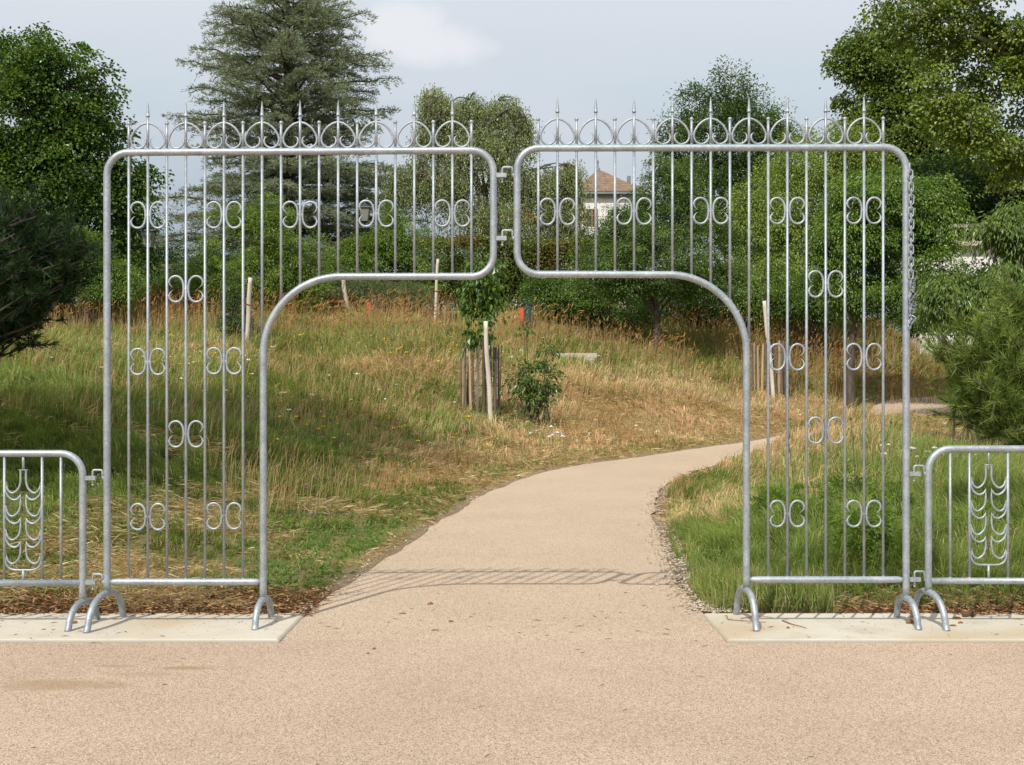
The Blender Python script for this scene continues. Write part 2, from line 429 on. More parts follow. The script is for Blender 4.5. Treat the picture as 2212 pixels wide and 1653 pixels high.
def build_sheets():
    # plaza in front
    mb = MB(); xs = np.concatenate([[-80, -20], np.linspace(-6, 6, 25), [20, 80]])
    ys = [-60, -20, -8, -4, -2, -1, -.56, -.2, .05]
    X, Y = np.meshgrid(xs, ys); V = np.stack([X, Y, 0*X-.02], -1).reshape(-1, 3); m_ = len(xs)
    Q = [(i*m_+j, i*m_+j+1, (i+1)*m_+j+1, (i+1)*m_+j) for i in range(len(ys)-1) for j in range(m_-1)]
    mb.add(V, None, Q)
    mb.build('pavement', M['plaza'], kind='structure', label='pinkish beige fine gravel asphalt in the foreground, sand stains at left')
    # path
    mb = MB(); nA = 420
    def resample(P, n):
        L = np.concatenate([[0], np.cumsum(np.linalg.norm(np.diff(P, axis=0), axis=1))]); t = np.linspace(0, 1, n)*L[-1]
        return np.stack([np.interp(t, L, P[:, 0]), np.interp(t, L, P[:, 1])], -1)
    a = resample(np.vstack([[-1.37, -.50], [-1.37, .3], EL]), nA); b = resample(np.vstack([[1.27, -.50], [1.27, .3], ER]), nA)
    t = np.arange(nA)*.11
    wa = (fbm(t*3, 0*t, 31)-.5)*.12; wb = (fbm(t*3, 0*t+5, 33)-.5)*.14
    near = sstep(.3, 1.0, a[:, 1])
    dirv = (b-a)/np.linalg.norm(b-a, axis=1)[:, None]
    a = a-dirv*(wa*near)[:, None]; b = b+dirv*(wb*near)[:, None]
    K = 9; V = []
    for k in range(K):
        q = a+(b-a)*(k/(K-1)); z = base(q[:, 1]+CAM_D)-.016+.012*(1-(2*k/(K-1)-1)**2)*sstep(0, 3, q[:, 1])
        V.append(np.stack([q[:, 0], q[:, 1], z], -1))
    V = np.stack(V, 1).reshape(-1, 3)
    Q = [(i*K+j, i*K+j+1, (i+1)*K+j+1, (i+1)*K+j) for i in range(nA-1) for j in range(K-1)]
    # front edge slightly wavy seam
    V[:K, 1] += (RNG.random(K)-.5)*.015
    V[:K, 2] = -.026; V[:K, 2] = -.0235
    mb.add(V, None, Q); mb.build('path', M['path'], kind='structure', label='sand coloured garden path curving right through the meadow')
build_sheets()

def build_slab(x0, x1, name_label):
    y0, y1 = -.515, .47; b = .018
    mb = MB()
    # chamfered slab
    P = [(x0, y0), (x1, y0), (x1, y1), (x0, y1)]
    I = [(x0+b, y0+b), (x1-b, y0+b), (x1-b, y1-b), (x0+b, y1-b)]
    V = [(x, y, -.06) for x, y in P]+[(x, y, -.012) for x, y in P]+[(x, y, 0) for x, y in I]
    Q = [(8, 9, 10, 11)]
    for k in range(4):
        k2 = (k+1) % 4; Q += [(k, k2, 4+k2, 4+k), (4+k, 4+k2, 8+k2, 8+k)]
    mb.add(V, None, Q)
    mb.build('kerb_slab', M['concrete'], smooth=False, kind='structure', label=name_label)
build_slab(-9.5, -1.368, 'pale cast concrete slab under the left gate panel')
build_slab(1.262, 9.5, 'pale cast concrete slab under the right gate panel')

# ------------------------------------------------------------------ the gate
G = M['galv']
def arcpts(cx, cz, r, a0, a1, n=10):
    return [(cx+r*cos(radians(a)), cz+r*sin(radians(a))) for a in np.linspace(a0, a1, n)]
def P3(pts, y=0.0): return [(x, y, z) for x, z in pts]
RT = .0222; RB = .0086
def dens(pts, step=.05):
    pts = [np.array(p, float) for p in pts]; o = [pts[0]]
    for a, b in zip(pts[:-1], pts[1:]):
        L = np.linalg.norm(b-a); n = max(1, int(L/step))
        for k in range(1, n+1): o.append(a+(b-a)*k/n)
    return np.array(o)

def foot(parent, px, pytop, front, rear):
    xt, zt = gp(px, pytop)
    def fl(q):
        d = EYE*F/(q[1]-870); return np.array([(q[0]-1106)/F*d, d-CAM_D, 0.0])
    a, b = fl(front), fl(rear)
    apex = np.array([xt, 0, zt-.012])
    def side(f):
        v = f-apex; h = -v[2]
        return [f+np.array([0, 0, -.004]), f*.93+apex*.07+np.array([0, 0, h*.06]), apex+np.array([v[0]*.80, v[1]*.84, -h*.52]), apex+np.array([v[0]*.58, v[1]*.64, -h*.22]), apex+np.array([v[0]*.30, v[1]*.34, -h*.045])]
    pts = side(a)+[apex]+side(b)[::-1]
    mb = MB(); mb.tube(catmull(pts, 7), .0208, 14)
    return mb.build('foot', G, parent)

def scroll_C(mb, cx, cz, sgn):
    s = 1/2.572*.8607/345
    pts = [(-80, -6), (-96, -18), (-107, -36), (-106, -58), (-90, -76), (-66, -83), (-42, -76), (-24, -54), (-17, -28), (-15, 0), (-17, 28), (-24, 54), (-42, 76), (-66, 83), (-90, 76), (-106, 58), (-107, 36), (-96, 18), (-80, 6)]
    P = [(cx-sgn*x*s*-1 if False else cx+(-x*s if sgn > 0 else x*s), 0, cz-z*s) for x, z in pts]
    c = catmull(P, 4); n = len(c); t = np.linspace(0, 1, n)
    r = .0070*np.clip(np.minimum(t, 1-t)*7, 0.08, 1)
    mb.tube(c, r, 8)
    for zz in (-45, 45):
        mb.sphere((cx+(113*s if sgn > 0 else -113*s), 0, cz-zz*s), .0055, 8, 6)
    mb.sphere((cx+(9*s if sgn > 0 else -9*s), 0, cz), .0065, 8, 6)

def spear_arch(mb, cx, ztop, sgn):
    s = 1/2.572*.8607/345
    pts = [(-6, 188), (-22, 184), (-42, 176), (-74, 151), (-96, 120), (-108, 88), (-105, 56), (-88, 34), (-60, 24), (-32, 34), (-15, 56), (-15, 80), (-24, 93), (-37, 99)]
    P = [(cx+sgn*x*s*-1, 0, ztop+z*s) for x, z in pts]
    c = catmull(P, 5); n = len(c); t = np.linspace(0, 1, n)
    mb.tube(c, .0069*np.clip((1-t)*5, .08, 1), 8)
    mb.sphere((cx-sgn*-115*s*1, 0, ztop+86*s), .006, 8, 6)

def hook(parent, xplate0, xplate1, y, xrod, xend, side=1):
    """plate welded to one post, bent rod hung from the next"""
    x0, z = gp(xplate0, y); x1, _ = gp(xplate1, y)
    mb = MB(); mb.box(((x0+x1)/2, 0, z), (abs(x1-x0), .03, .026))
    o = mb.build('hinge_plate', G, parent, smooth=False)
    return o
def hook_rod(parent, xr, y, xe, ):
    x, z = gp(xr, y); x2, _ = gp(xe, y); t = z+.050; r = .012
    sg = 1 if x2 > x else -1
    pts = [(x, 0, z-.038)]+[(x, 0, z-.02), (x, 0, t-r)]+[(x+sg*r*(1-cos(a)), 0, t-r+r*sin(a)) for a in np.linspace(.3, pi/2, 4)]
    pts += [(x2-sg*r*(1-sin(a)) , 0, t-r+r*cos(a)) for a in np.linspace(0, pi/2, 5)]+[(x2, 0, z-.012)]
    mb = MB(); mb.tube(pts, .0068, 10)
    mb.lathe((x, 0, z-.05), [(0, 0), (.006, 0), (.008, .012), (0, .013)], 10)
    mb.sphere((x2+sg*.006, 0, z+.0), .010, 8, 6, (.8, 1, 1.4))
    return mb.build('hinge_hook', G, parent)

def gate_panel(side):
    L = side == 'L'
    if L:
        root = empty('gate_panel', (gp(400, 1350)[0], 0, 0), 'tall galvanised steel gate panel at left, its leg near the left barrier', 'gate', 'galvanised gate panels forming the archway')
        X0, X1, xin = 231, 1066, 568.5
        yt = lambda x: 329.6-(x-231)*.0053
        yb = lambda x: 598.6-(x-737)*.004
        bx0, bs = 278.1, 41.12; ybr = 1257.3
        arc_c = (736.5, 765.6); ra = 168
    else:
        root = empty('gate_panel', (gp(1800, 1350)[0], 0, 0), 'tall galvanised steel gate panel at right, a welded chain running down its outer post', 'gate', 'galvanised gate panels forming the archway')
        X0, X1, xin = 1957.5, 1117, 1612.5
        yt = lambda x: 320.3-(x-1117)*.0022
        yb = lambda x: 592.8+(x-1117)*.0005
        bx0, bs = 1162.8, 41.39; ybr = 1252.5
        arc_c = (1444.5, 761.5); ra = 168
    s = 1 if L else -1
    rc = 47/345
    def g(px, py): return np.array(gp(px, py))
    # frame outline
    pb = 1277 if L else 1288; pbi = 1291 if L else 1270
    pts = [tuple(g(X0, pb))]
    c = g(X0+s*47, yt(X0)+47)
    pts += arcpts(c[0], c[1], rc, 180 if L else 0, 90, 9)
    c = g(X1-s*47, yt(X1)+47)
    pts += arcpts(c[0], c[1], rc, 90, 0 if L else 180, 9)
    c = g(X1-s*47, yb(X1)-47)
    pts += arcpts(c[0], c[1], rc, 0 if L else 180, -90 if L else 270, 9)
    c = g(*arc_c)
    pts += arcpts(c[0], c[1], ra/345, 90, 180 if L else 0, 22)
    pts += [tuple(g(xin, pbi))]
    mb = MB(); mb.tube(dens(P3(pts), .06), RT, 20)
    # weld sleeves at the joints
    mb.build('frame', G, root)
    # bottom rail with flattened ends
    a = g(X0, ybr); b = g(xin, ybr)
    mb = MB(); x0, x1 = min(a[0], b[0])+.018, max(a[0], b[0])-.018
    P = np.array([(x0, 0, a[1]), (x0+.02, 0, a[1]), (x0+.05, 0, a[1]), ((x0+x1)/2, 0, a[1]), (x1-.05, 0, a[1]), (x1-.02, 0, a[1]), (x1, 0, a[1])])
    mb.tube(P, [.012, .019, .0215, .0215, .0215, .019, .012], 16)
    mb.build('bottom_rail', G, root)
    def arcz(px):
        dx = abs(px-arc_c[0])
        if (L and px > arc_c[0]) or (not L and px < arc_c[0]): return yb(px)
        return arc_c[1]-sqrt(max(0, ra*ra-dx*dx)) if dx < ra else 745
    for i in range(19):
        px = bx0+bs*i
        top = yt(px)
        if L: full = i <= 6
        else: full = i >= 12
        low = ybr if full else (742 if i == (7 if L else 11) else arcz(px))
        x, z1 = g(px, top); _, z0 = g(px, low)
        dx = .0 if not (not full and i in (7, 11)) else 0
        mb = MB(); mb.tube([(x, 0, z0), (x, 0, (z0+z1)/2), (x, 0, z1)], RB, 10)
        for zz, off in ((z1, -.020), (z0, .020)): mb.sphere((x, 0, zz+off), .0115, 10, 6, (1, 1, .55))
        mb.build('bar', G, root)
        if i % 2 == 0:
            zt = z1+62/345
            mb = MB(); mb.tube([(x, 0, z1+.015), (x, 0, zt)], RB, 10); mb.sphere((x, 0, zt), .0128, 14, 10)
            mb.sphere((x, 0, z1+.021), .0115, 10, 6, (1, 1, .5))
            mb.build('ball_finial', G, root)
        else:
            zt = z1+78/345
            mb = MB(); mb.tube([(x, 0, z1+.015), (x, 0, zt)], RB, 10)
            mb.lathe((x, 0, zt-.004), [(.0, 0), (.0125, 0), (.0135, .004), (.0125, .009), (.0112, .010), (.0105, .02), (.0075, .05), (.004, .078), (.0008, .098)], 14)
            mb.sphere((x, 0, z1+.021), .0115, 10, 6, (1, 1, .5))
            mb.build('spear_finial', G, root)
            mb = MB(); spear_arch(mb, x, z1, 1); spear_arch(mb, x, z1, -1)
            mb.build('arch_scroll', G, root)
    rows = [(1, 465), (5, 464.5), (9, 464), (13, 461.5), (17, 461), (3, 624.5), (1, 781.7), (5, 780), (3, 938), (1, 1116.7), (5, 1115)] if L else \
           [(1, 457.5), (5, 456.5), (9, 455.5), (13, 455.5), (17, 455), (15, 613.8), (13, 771.5), (17, 771), (15, 930), (13, 1110), (17, 1110)]
    for i, py in rows:
        x, z = g(bx0+bs*i, py)
        mb = MB(); scroll_C(mb, x, z, 1); scroll_C(mb, x, z, -1)
        mb.build('butterfly_scroll', G, root)
    if L:
        foot(root, 231, 1277, (185.7, 1367.7), (267.7, 1332.6)); foot(root, 568.7, 1291, (549.8, 1361), (586.3, 1332.6))
        hook(root, 1072, 1094, 378.8, 0, 0); hook(root, 1072, 1094, 515, 0, 0)
        hook_rod(root, 200, 1033, 221); hook_rod(root, 200.5, 1258, 221)
    else:
        foot(root, 1957.5, 1288, (1985, 1361), (1936.5, 1333)); foot(root, 1612.5, 1270, (1634.5, 1363.5), (1590, 1327))
        hook(root, 1964, 1988, 1023.7, 0, 0); hook(root, 1964, 1988, 1252, 0, 0)
        hook_rod(root, 1085, 378.8, 1107); hook_rod(root, 1085, 515, 1107)
    return root
gate_panel('L'); gate_panel('R')

def barrier(side):
    L = side == 'L'
    if L:
        root = empty('crowd_barrier', (gp(-40, 1350)[0], 0, 0), 'low galvanised barrier with leafy scroll inset, hooked to the left gate panel', 'barrier', 'low galvanised barriers beside the gate')
        X0, sgn, yt, ybr, pb = 178.6, -1, 979.9, 1259.6, 1296
        bars = [131.5-40.7*k for k in range(0, 17)]; cx0 = 50.2
        cap = 1015
    else:
        root = empty('crowd_barrier', (gp(2250, 1350)[0], 0, 0), 'low galvanised barrier with leafy scroll inset, hooked to the right gate panel', 'barrier', 'low galvanised barriers beside the gate')
        X0, sgn, yt, ybr, pb = 2005.6, 1, 970, 1255.3, 1275
        bars = [2052.6+41.6*k for k in range(0, 17)]; cx0 = 2135.7
        cap = 1003.7
    wid = 20*41.5
    Xe = X0+sgn*wid
    s_ = 1/345
    def g(px, py): return np.array(gp(px, py))
    rc = 47/345
    pts = [tuple(g(X0, pb))]
    c = g(X0+sgn*47, yt+47); pts += arcpts(c[0], c[1], rc, 0 if L else 180, 90, 9)
    c = g(Xe-sgn*47, yt+47); pts += arcpts(c[0], c[1], rc, 90, 180 if L else 0, 9)
    pts += [tuple(g(Xe, pb))]
    MB().tube(dens(P3(pts), .06), RT, 20).build('frame', G, root)
    a = g(X0, ybr); b = g(Xe, ybr); x0, x1 = sorted((a[0], b[0]))
    MB().tube([(x0+.015, 0, a[1]), ((x0+x1)/2, 0, a[1]), (x1-.015, 0, a[1])], .0205, 16).build('bottom_rail', G, root)
    orn = [cx0, cx0+sgn*4*41.4, cx0+sgn*8*41.4, cx0+sgn*12*41.4]
    for px in bars:
        if any(abs(px-o) < 8 for o in orn): continue
        x, z1 = g(px, yt); _, z0 = g(px, ybr)
        mb = MB(); mb.tube([(x, 0, z0), (x, 0, z1)], RB, 10)
        for zz, off in ((z1, -.020), (z0, .020)): mb.sphere((x, 0, zz+off), .0115, 10, 6, (1, 1, .55))
        mb.build('bar', G, root)
    k = 1/2.572*.8607/345
    def taper(P, both=False, r=.0066):
        c = catmull(P, 5); n = len(c); t = np.linspace(0, 1, n)
        q = (1-t)*6
        if both: q = np.minimum(q, t*6)
        return c, r*np.clip(q, .08, 1)
    for ox in orn:
        x, zc = g(ox, cap); _, zt = g(ox, yt); _, zb = g(ox, ybr)
        mb = MB()
        mb.tube([(x, 0, zt), (x, 0, zc)], RB, 10); mb.box((x, 0, zc-.002), (56*k, .014, .007))
        def tr(pts, s): return [(x+s*p*k, 0, zc-q*k) for p, q in pts]
        for s in (1, -1):
            for j in range(4):
                o = j*153
                if j == 0: pts = [(18, 3), (18, 40), (19, 82), (30, 118), (52, 142), (74, 150), (96, 136), (106, 112), (108, 88)]
                else: pts = [(17, o+2), (18, o+40), (20, o+82), (30, o+116), (52, o+139), (74, o+147), (96, o+134), (107, o+106), (108, o+82)]
                c, r = taper(tr(pts, s), j > 0); mb.tube(c, r, 8)
                if j < 3:
                    pts = [(116, o+80), (116, o+112), (110, o+150), (92, o+178), (64, o+194), (38, o+188), (22, o+170), (16, o+152)]
                    c, r = taper(tr(pts, s)); mb.tube(c, r, 8)
                mb.sphere((x+s*118*k, 0, zc-(o+112)*k), .0065, 8, 6)
        pts = [(117, 540), (117, 570), (112, 605), (96, 632), (66, 646), (30, 648), (0, 648)]
        c = catmull(tr(pts, 1), 5); c2 = catmull(tr(pts, -1), 5)[::-1]
        cc = np.vstack([c, c2[1:]]); n = len(cc); t = np.linspace(0, 1, n)
        mb.tube(cc, .0066*np.clip(np.minimum(t, 1-t)*10, .2, 1), 8)
        mb.tube([(x, 0, zc-648*k), (x, 0, zb)], RB, 10)
        mb.build('leafy_scroll', G, root)
    if L:
        foot(root, X0, pb, (145.6, 1364.3), (210.8, 1337.6)); foot(root, Xe, pb, (Xe-55, 1364.3), (Xe+38, 1337))
        hook(root, 185, 207, 1033, 0, 0); hook(root, 185, 207, 1258, 0, 0)
    else:
        foot(root, X0, pb, (2046, 1363), (1972.5, 1333)); foot(root, Xe, pb, (Xe+55, 1363), (Xe-38, 1335))
        hook_rod(root, 1974.5, 1023.7, 1996); hook_rod(root, 1975.5, 1252, 1997)
barrier('L'); barrier('R')

def chain():
    x, z = gp(1967.5, 360)
    root = empty('chain', (x, -.022, gp(0, 710)[1]), 'short galvanised chain welded down the right outer gate post, crumpled metal at its foot', 'chain')
    k = 1/3.757*.8607/345               # zoom 3.757 of source
    def cz(yz): return (1350-(400+yz/3.757)*.8607)/345
    def cx(xz): return ((2220+xz/3.757)*.8607-1106)/345
    pitch = 58.6; r = .0048
    yz = 92; j = 0; last = None
    while yz < 1100:
        face = j % 2 == 1
        xx = cx(226+14*min(1, j/2)+RNG.uniform(-2, 2)+(-4 if yz > 1030 else 0)); zz = cz(yz)
        hl, hw = (45*k, 23*k)
        a = np.linspace(0, 2*pi, 28, endpoint=False)
        st = np.clip(np.sin(a)*1.6, -1, 1)
        P = np.stack([hw*np.cos(a)*1.0, 0*a, np.sin(a)*hw+np.sign(np.sin(a))*(hl-hw)*np.clip(abs(np.sin(a))*3, 0, 1)], -1)
        an = (radians(12) if face else radians(68))+RNG.uniform(-.1, .1)
        co, si = cos(an), sin(an)
        P = P@np.array([[co, si, 0], [-si, co, 0], [0, 0, 1]])
        P = P+np.array([xx, -.026, zz])
        MB().tube(P, r, 10, closed=True).build('link', G, root)
        yz += pitch; j += 1
    # crumpled melted metal below the last link
    prof = [(1125, 262, 230), (1135, 276, 228), (1150, 272, 226), (1165, 280, 228), (1185, 270, 226), (1200, 281, 226), (1215, 277, 230), (1232, 255, 232), (1240, 236, 225), (1255, 250, 220),
            (1270, 283, 216), (1285, 276, 214), (1300, 283, 214), (1315, 262, 214), (1330, 255, 216), (1345, 232, 222), (1350, 284, 224), (1365, 270, 220), (1380, 285, 222), (1395, 268, 224), (1410, 286, 220), (1425, 270, 222), (1438, 282, 224), (1450, 250, 226), (1468, 232, 228),
            (1478, 245, 220), (1492, 270, 214), (1508, 278, 212), (1522, 282, 208), (1540, 262, 208), (1560, 252, 206), (1580, 246, 206), (1598, 236, 210), (1605, 222, 214)]
    K = 7; V = []
    for yv, xr, xl in prof:
        for q in range(K):
            t = q/(K-1); X = cx(xl+(xr-xl)*t)
            Y = -.028+.014*sin(q*1.9+yv*.05)*(.4+t)+RNG.uniform(-.004, .004)
            V.append((X, Y, cz(yv+RNG.uniform(-3, 3))))
    n = len(prof); Q = [(i*K+j, i*K+j+1, (i+1)*K+j+1, (i+1)*K+j) for i in range(n-1) for j in range(K-1)]
    mb = MB(); mb.add(V, None, Q)
    o = mb.build('crumpled_sheet', G, root, smooth=False)
    md = o.modifiers.new('thick', 'SOLIDIFY'); md.thickness = .004; md.offset = 0
chain()

# ------------------------------------------------------------------ leaves
def unit(v): return v/(np.linalg.norm(v, axis=-1, keepdims=True)+1e-9)
def leaves(mb, C, A, Nn, L, Wd, col, fold=.25, pos=.45):
    """kite leaves: C base points, A axis, Nn approximate normal"""
    A = unit(A); B = unit(np.cross(A, Nn)); U = np.cross(B, A)
    L = np.broadcast_to(L, (len(C),))[:, None]; Wd = np.broadcast_to(Wd, (len(C),))[:, None]
    tip = C+A*L-U*L*.12; mid = C+A*L*pos
    a = mid+B*Wd*.5+U*Wd*fold; b = mid-B*Wd*.5+U*Wd*fold
    V = np.stack([C, a, tip, b], 1).reshape(-1, 3)
    i = np.arange(len(C))[:, None]*4
    T = np.stack([i+np.array([0, 1, 2]), i+np.array([0, 2, 3])], 1).reshape(-1, 3)
    mb.add(V, T, None, np.repeat(col, 4, 0))
def rdir(n, rng=RNG):
    v = rng.normal(size=(n, 3)); return unit(v)

def branch_curve(a, b, sag=.15, wob=.1, n=7):
    a = np.array(a, float); b = np.array(b, float); L = np.linalg.norm(b-a)
    t = np.linspace(0, 1, n)[:, None]
    P = a+(b-a)*t
    P[:, 2] += (np.sin(t[:, 0]*pi)*sag*L)
    w = RNG.normal(size=3)*wob*L
    P += np.sin(t*pi*1.5)*w*(t*(1-t)*2)
    return P

def lobes_px(lob, d, depth=.95):
    o = []
    for L in lob:
        px, py, rx, ry = L[:4]; dd = d+(L[4] if len(L) > 4 else 0)
        c = W(px, py, dd); o.append((c, np.array([rx*dd/F, rx*dd/F*depth, ry*dd/F])))
    return o

def crown(mb, lobs, nclus, nleaf, rc, L, asp, cA, cB, seed=1, flat=.42, shell=(.45, 1.05), droop=.3, gap=.33, hang=None, upb=.6, fold=.25):
    rng = np.random.default_rng(seed)
    vol = np.array([(r[0]*r[1]*r[2])**.67 for c, r in lobs]); vol /= vol.sum()
    cl = []
    for (c, r), w in zip(lobs, vol):
        n = int(nclus*.78*w)+1
        u = unit(rng.normal(size=(n*2, 3)))
        rad = shell[0]+(shell[1]-shell[0])*rng.random(n*2)**.55
        bump_ = 1+.34*(fbm(u[:, 0]*2.3+u[:, 1]*1.7+seed, u[:, 2]*2.3+seed*3.1, seed)-.5)*2
        p = c+u*r*(rad*bump_)[:, None]
        keep = fbm(p[:, 0]*.9/rc*.35+p[:, 1]*.5, p[:, 2]*.9/rc*.35+seed, seed+5, 3) > gap
        p = p[keep][:n]; cl.append(np.hstack([p, unit(p-c), np.full((len(p), 1), 0)]))
    cl = np.vstack(cl); n = len(cl)
    k = rng.integers(int(nleaf*1.1), int(nleaf*2.5)+1, n); L = L*.84
    idx = np.repeat(np.arange(n), k); m = len(idx)
    c = cl[idx, :3]; o = cl[idx, 3:6]
    sc = rng.uniform(.55, 1.7, n)[idx][:, None]
    # flattened disc around each cluster, tilted with the outward direction
    off = np.clip(rng.normal(size=(m, 3)), -1.7, 1.7)*rc*sc*.6; off[:, 2] *= flat
    off[:, 2] -= (off[:, 0]**2+off[:, 1]**2)/rc*.35
    C = c+off; nleafs = m
    ax = unit(off+o*rc*.6+rng.normal(size=(m, 3))*rc*.35); ax[:, 2] -= droop
    if hang is not None: ax = rng.normal(size=(m, 3))*.35+np.array([0, 0, -1.])
    nn = rng.normal(size=(m, 3))*.55+np.array([0, 0, upb])+o*.35
    t = np.clip(rng.random(n)[idx]*.55+rng.random(m)*.45, 0, 1)[:, None]
    col = np.array(cA)*(1-t)+np.array(cB)*t
    col = col*rng.uniform(.7, 1.3, (m, 1))*rng.uniform(.70, 1.25, n)[idx][:, None]*np.array([1.80, 1.68, 1.2])
    leaves(mb, C, ax, nn, L*rng.uniform(.6, 1.25, m), L*asp*rng.uniform(.8, 1.15, m), col, fold)
    return cl[:, :3]

def skeleton(mb, base_pt, fork, cl, r0, nlimb=9, twig=60, seed=1, lean=None, tr=None):
    rng = np.random.default_rng(seed)
    b = np.array(base_pt, float); f = np.array(fork, float)
    top = cl[np.argmax(cl[:, 2])]; cen = cl.mean(0)
    top = np.array([cen[0]*.6+f[0]*.4, cen[1]*.6+f[1]*.4, top[2]*.9+cen[2]*.1])
    pts = catmull([b+np.array([0, 0, -.3]), b+(f-b)*.5+rng.normal(size=3)*r0*.5, f, (f+top)/2+rng.normal(size=3)*r0*1.5, top], 5)
    n = len(pts); t = np.linspace(0, 1, n)
    rr = r0*(1-.86*t); rr[0] *= 1.4
    mb.tube(pts, rr, 9)
    limbs = [pts[n//3:]]
    ends = cl[rng.choice(len(cl), min(nlimb, len(cl)), replace=False)]
    for e in ends:
        cand = pts[n//3:]
        q = cand[np.argmin(abs(cand[:, 2]-(e[2]-np.linalg.norm(e[:2]-f[:2])*.7-.1)))]
        P = branch_curve(q, e, .10, .12, 8); mb.tube(P, np.linspace(r0*.38, r0*.07, 8), 6); limbs.append(P)
    al = np.vstack([l[2:] for l in limbs])
    for e in cl[rng.choice(len(cl), min(int(twig*1.8), len(cl)), replace=False)]:
        q = al[np.argmin(np.linalg.norm(al-e, axis=1)+(al[:, 2] > e[2])*.5)]
        mb.tube(branch_curve(q, e, .05, .15, 5), np.linspace(r0*.12, r0*.03, 5), 4, cap=False)

def tree(name, label, cat, px, d, lob, trunk_px, r0, nclus, nleaf, rc, L, asp, cA, cB, seed, group=None, bark='bark', fork_py=None, nlimb=10, twig=60, leafmat='leaf', depth=.95, base_xy=None, **kw):
    x, y = ((trunk_px-1106)/F*d, d-CAM_D) if base_xy is None else base_xy
    z = gz(x, y); root = empty(name, (x, y, z), label, cat, group)
    lobs = lobes_px(lob, d, depth)
    mb = MB(); cl = crown(mb, lobs, nclus, nleaf, rc, L, asp, cA, cB, seed, **kw)
    mb.build('crown', M[leafmat], root, smooth=False)
    fz = W(0, fork_py, d)[2] if fork_py else z+(cl[:, 2].min()-z)*.5+1.2
    mb = MB(); skeleton(mb, (x, y, z), (x+(RNG.random()-.5)*.3, y, fz), cl, r0, nlimb, twig, seed)
    mb.build('trunk', M[bark], root)
    return root

GR1, GR2 = (.030, .065, .012), (.085, .145, .028)
DK1, DK2 = (.018, .042, .010), (.050, .095, .022)
YG1, YG2 = (.095, .145, .022), (.20, .25, .045)
OL1, OL2 = (.045, .078, .016), (.105, .148, .034)

TREES = 'trees at the back of the meadow'
tree('maple_tree', 'large dense maple with dark green crown at the far left', 'tree', 60, 42,
     [(45, 130, 75, 85), (120, 190, 110, 95), (30, 260, 150, 130), (170, 300, 95, 110), (80, 420, 170, 150), (210, 440, 95, 95), (255, 400, 60, 70), (40, 560, 170, 100), (230, 560, 80, 70), (300, 385, 30, 25)],
     70, .30, 1500, 42, .42, .15, .75, (.022, .052, .009), (.072, .13, .02), 11, TREES, nlimb=12, twig=120, gap=.36)
tree('robinia_tree', 'rounded dark green tree rising behind the middle of the right gate panel', 'tree', 1570, 60,
     [(1575, 195, 50, 60), (1500, 225, 45, 50), (1640, 225, 48, 50), (1570, 290, 120, 90), (1470, 320, 55, 80), (1670, 320, 48, 70), (1570, 420, 140, 110), (1700, 300, 20, 40), (1440, 290, 22, 40), (1640, 460, 100, 120)],
     1580, .22, 1150, 34, .40, .16, .5, (.026, .055, .014), (.07, .12, .032), 23, TREES, gap=.36, twig=160, nlimb=18, flat=.8, shell=(.4, .98))
tree('field_maple', 'olive green maple with clumped foliage at the right behind the gate post', 'tree', 1990, 55,
     [(1880, 95, 55, 50), (1840, 130, 45, 35), (1930, 150, 80, 70), (1870, 220, 60, 50), (1890, 290, 80, 50), (1960, 270, 100, 110), (2040, 340, 110, 120), (1930, 370, 80, 70)],
     1990, .3, 1000, 44, .45, .17, .8, OL1, OL2, 31, TREES, gap=.40, twig=80)
tree('plane_tree', 'tall plane tree with pale limbs filling the top right corner', 'tree', 2260, 44,
     [(1960, 20, 90, 60), (2060, 40, 90, 70), (2180, 40, 90, 80), (2290, 100, 110, 120), (2030, 130, 70, 70), (2140, 180, 90, 70), (2250, 260, 110, 100), (2080, 240, 90, 60), (2120, -70, 150, 70), (2370, 150, 130, 200), (2170, 330, 90, 70)],
     2290, .42, 1150, 26, .42, .16, .85, (.055, .092, .018), (.145, .195, .045), 37, TREES, bark='plane_bark', gap=.44, nlimb=14, twig=90, fork_py=300)
tree('dark_tree', 'tall shadowy green tree at the right edge under the plane tree', 'tree', 2160, 50,
     [(2060, 410, 110, 85), (2180, 420, 120, 120), (2150, 560, 120, 90), (2260, 480, 120, 160), (2000, 480, 70, 100)],
     2130, .3, 900, 40, .5, .16, .6, DK1, (.045, .09, .022), 41, TREES, gap=.38)
tree('lime_tree', 'light yellowish green bushy tree behind the right gate panel', 'tree', 1720, 47,
     [(1700, 440, 90, 90), (1760, 350, 90, 70), (1640, 480, 70, 80), (1820, 400, 90, 110), (1860, 310, 70, 60), (1740, 560, 150, 100), (1640, 600, 90, 70)],
     1740, .18, 1150, 44, .32, .12, .5, (.085, .135, .03), (.19, .25, .07), 43, TREES, gap=.38, flat=1.0)
tree('cherry_tree', 'mid green cherry tree just behind the right outer gate post', 'tree', 1930, 37,
     [(1900, 440, 110, 90), (1990, 450, 90, 80), (1840, 520, 90, 90), (1960, 560, 120, 90), (2012, 530, 35, 70), (1850, 620, 80, 60), (1980, 640, 90, 55)],
     1838, .14, 1250, 44, .28, .12, .42, (.040, .085, .016), (.11, .18, .038), 47, TREES, gap=.38, droop=.6)
tree('apple_tree', 'spreading old apple tree with short dark trunk under the right gate arch', 'tree', 1420, 42,
     [(1420, 400, 34, 65), (1370, 500, 70, 65), (1450, 440, 70, 90), (1510, 520, 80, 90), (1420, 560, 150, 80), (1300, 580, 70, 60), (1540, 600, 80, 55), (1480, 390, 35, 50), (1372, 445, 28, 38), (1345, 470, 30, 24)],
     1421, .13, 1300, 46, .27, .085, .55, (.035, .072, .018), (.095, .155, .045), 53, TREES, gap=.38, fork_py=648, nlimb=18, twig=140)
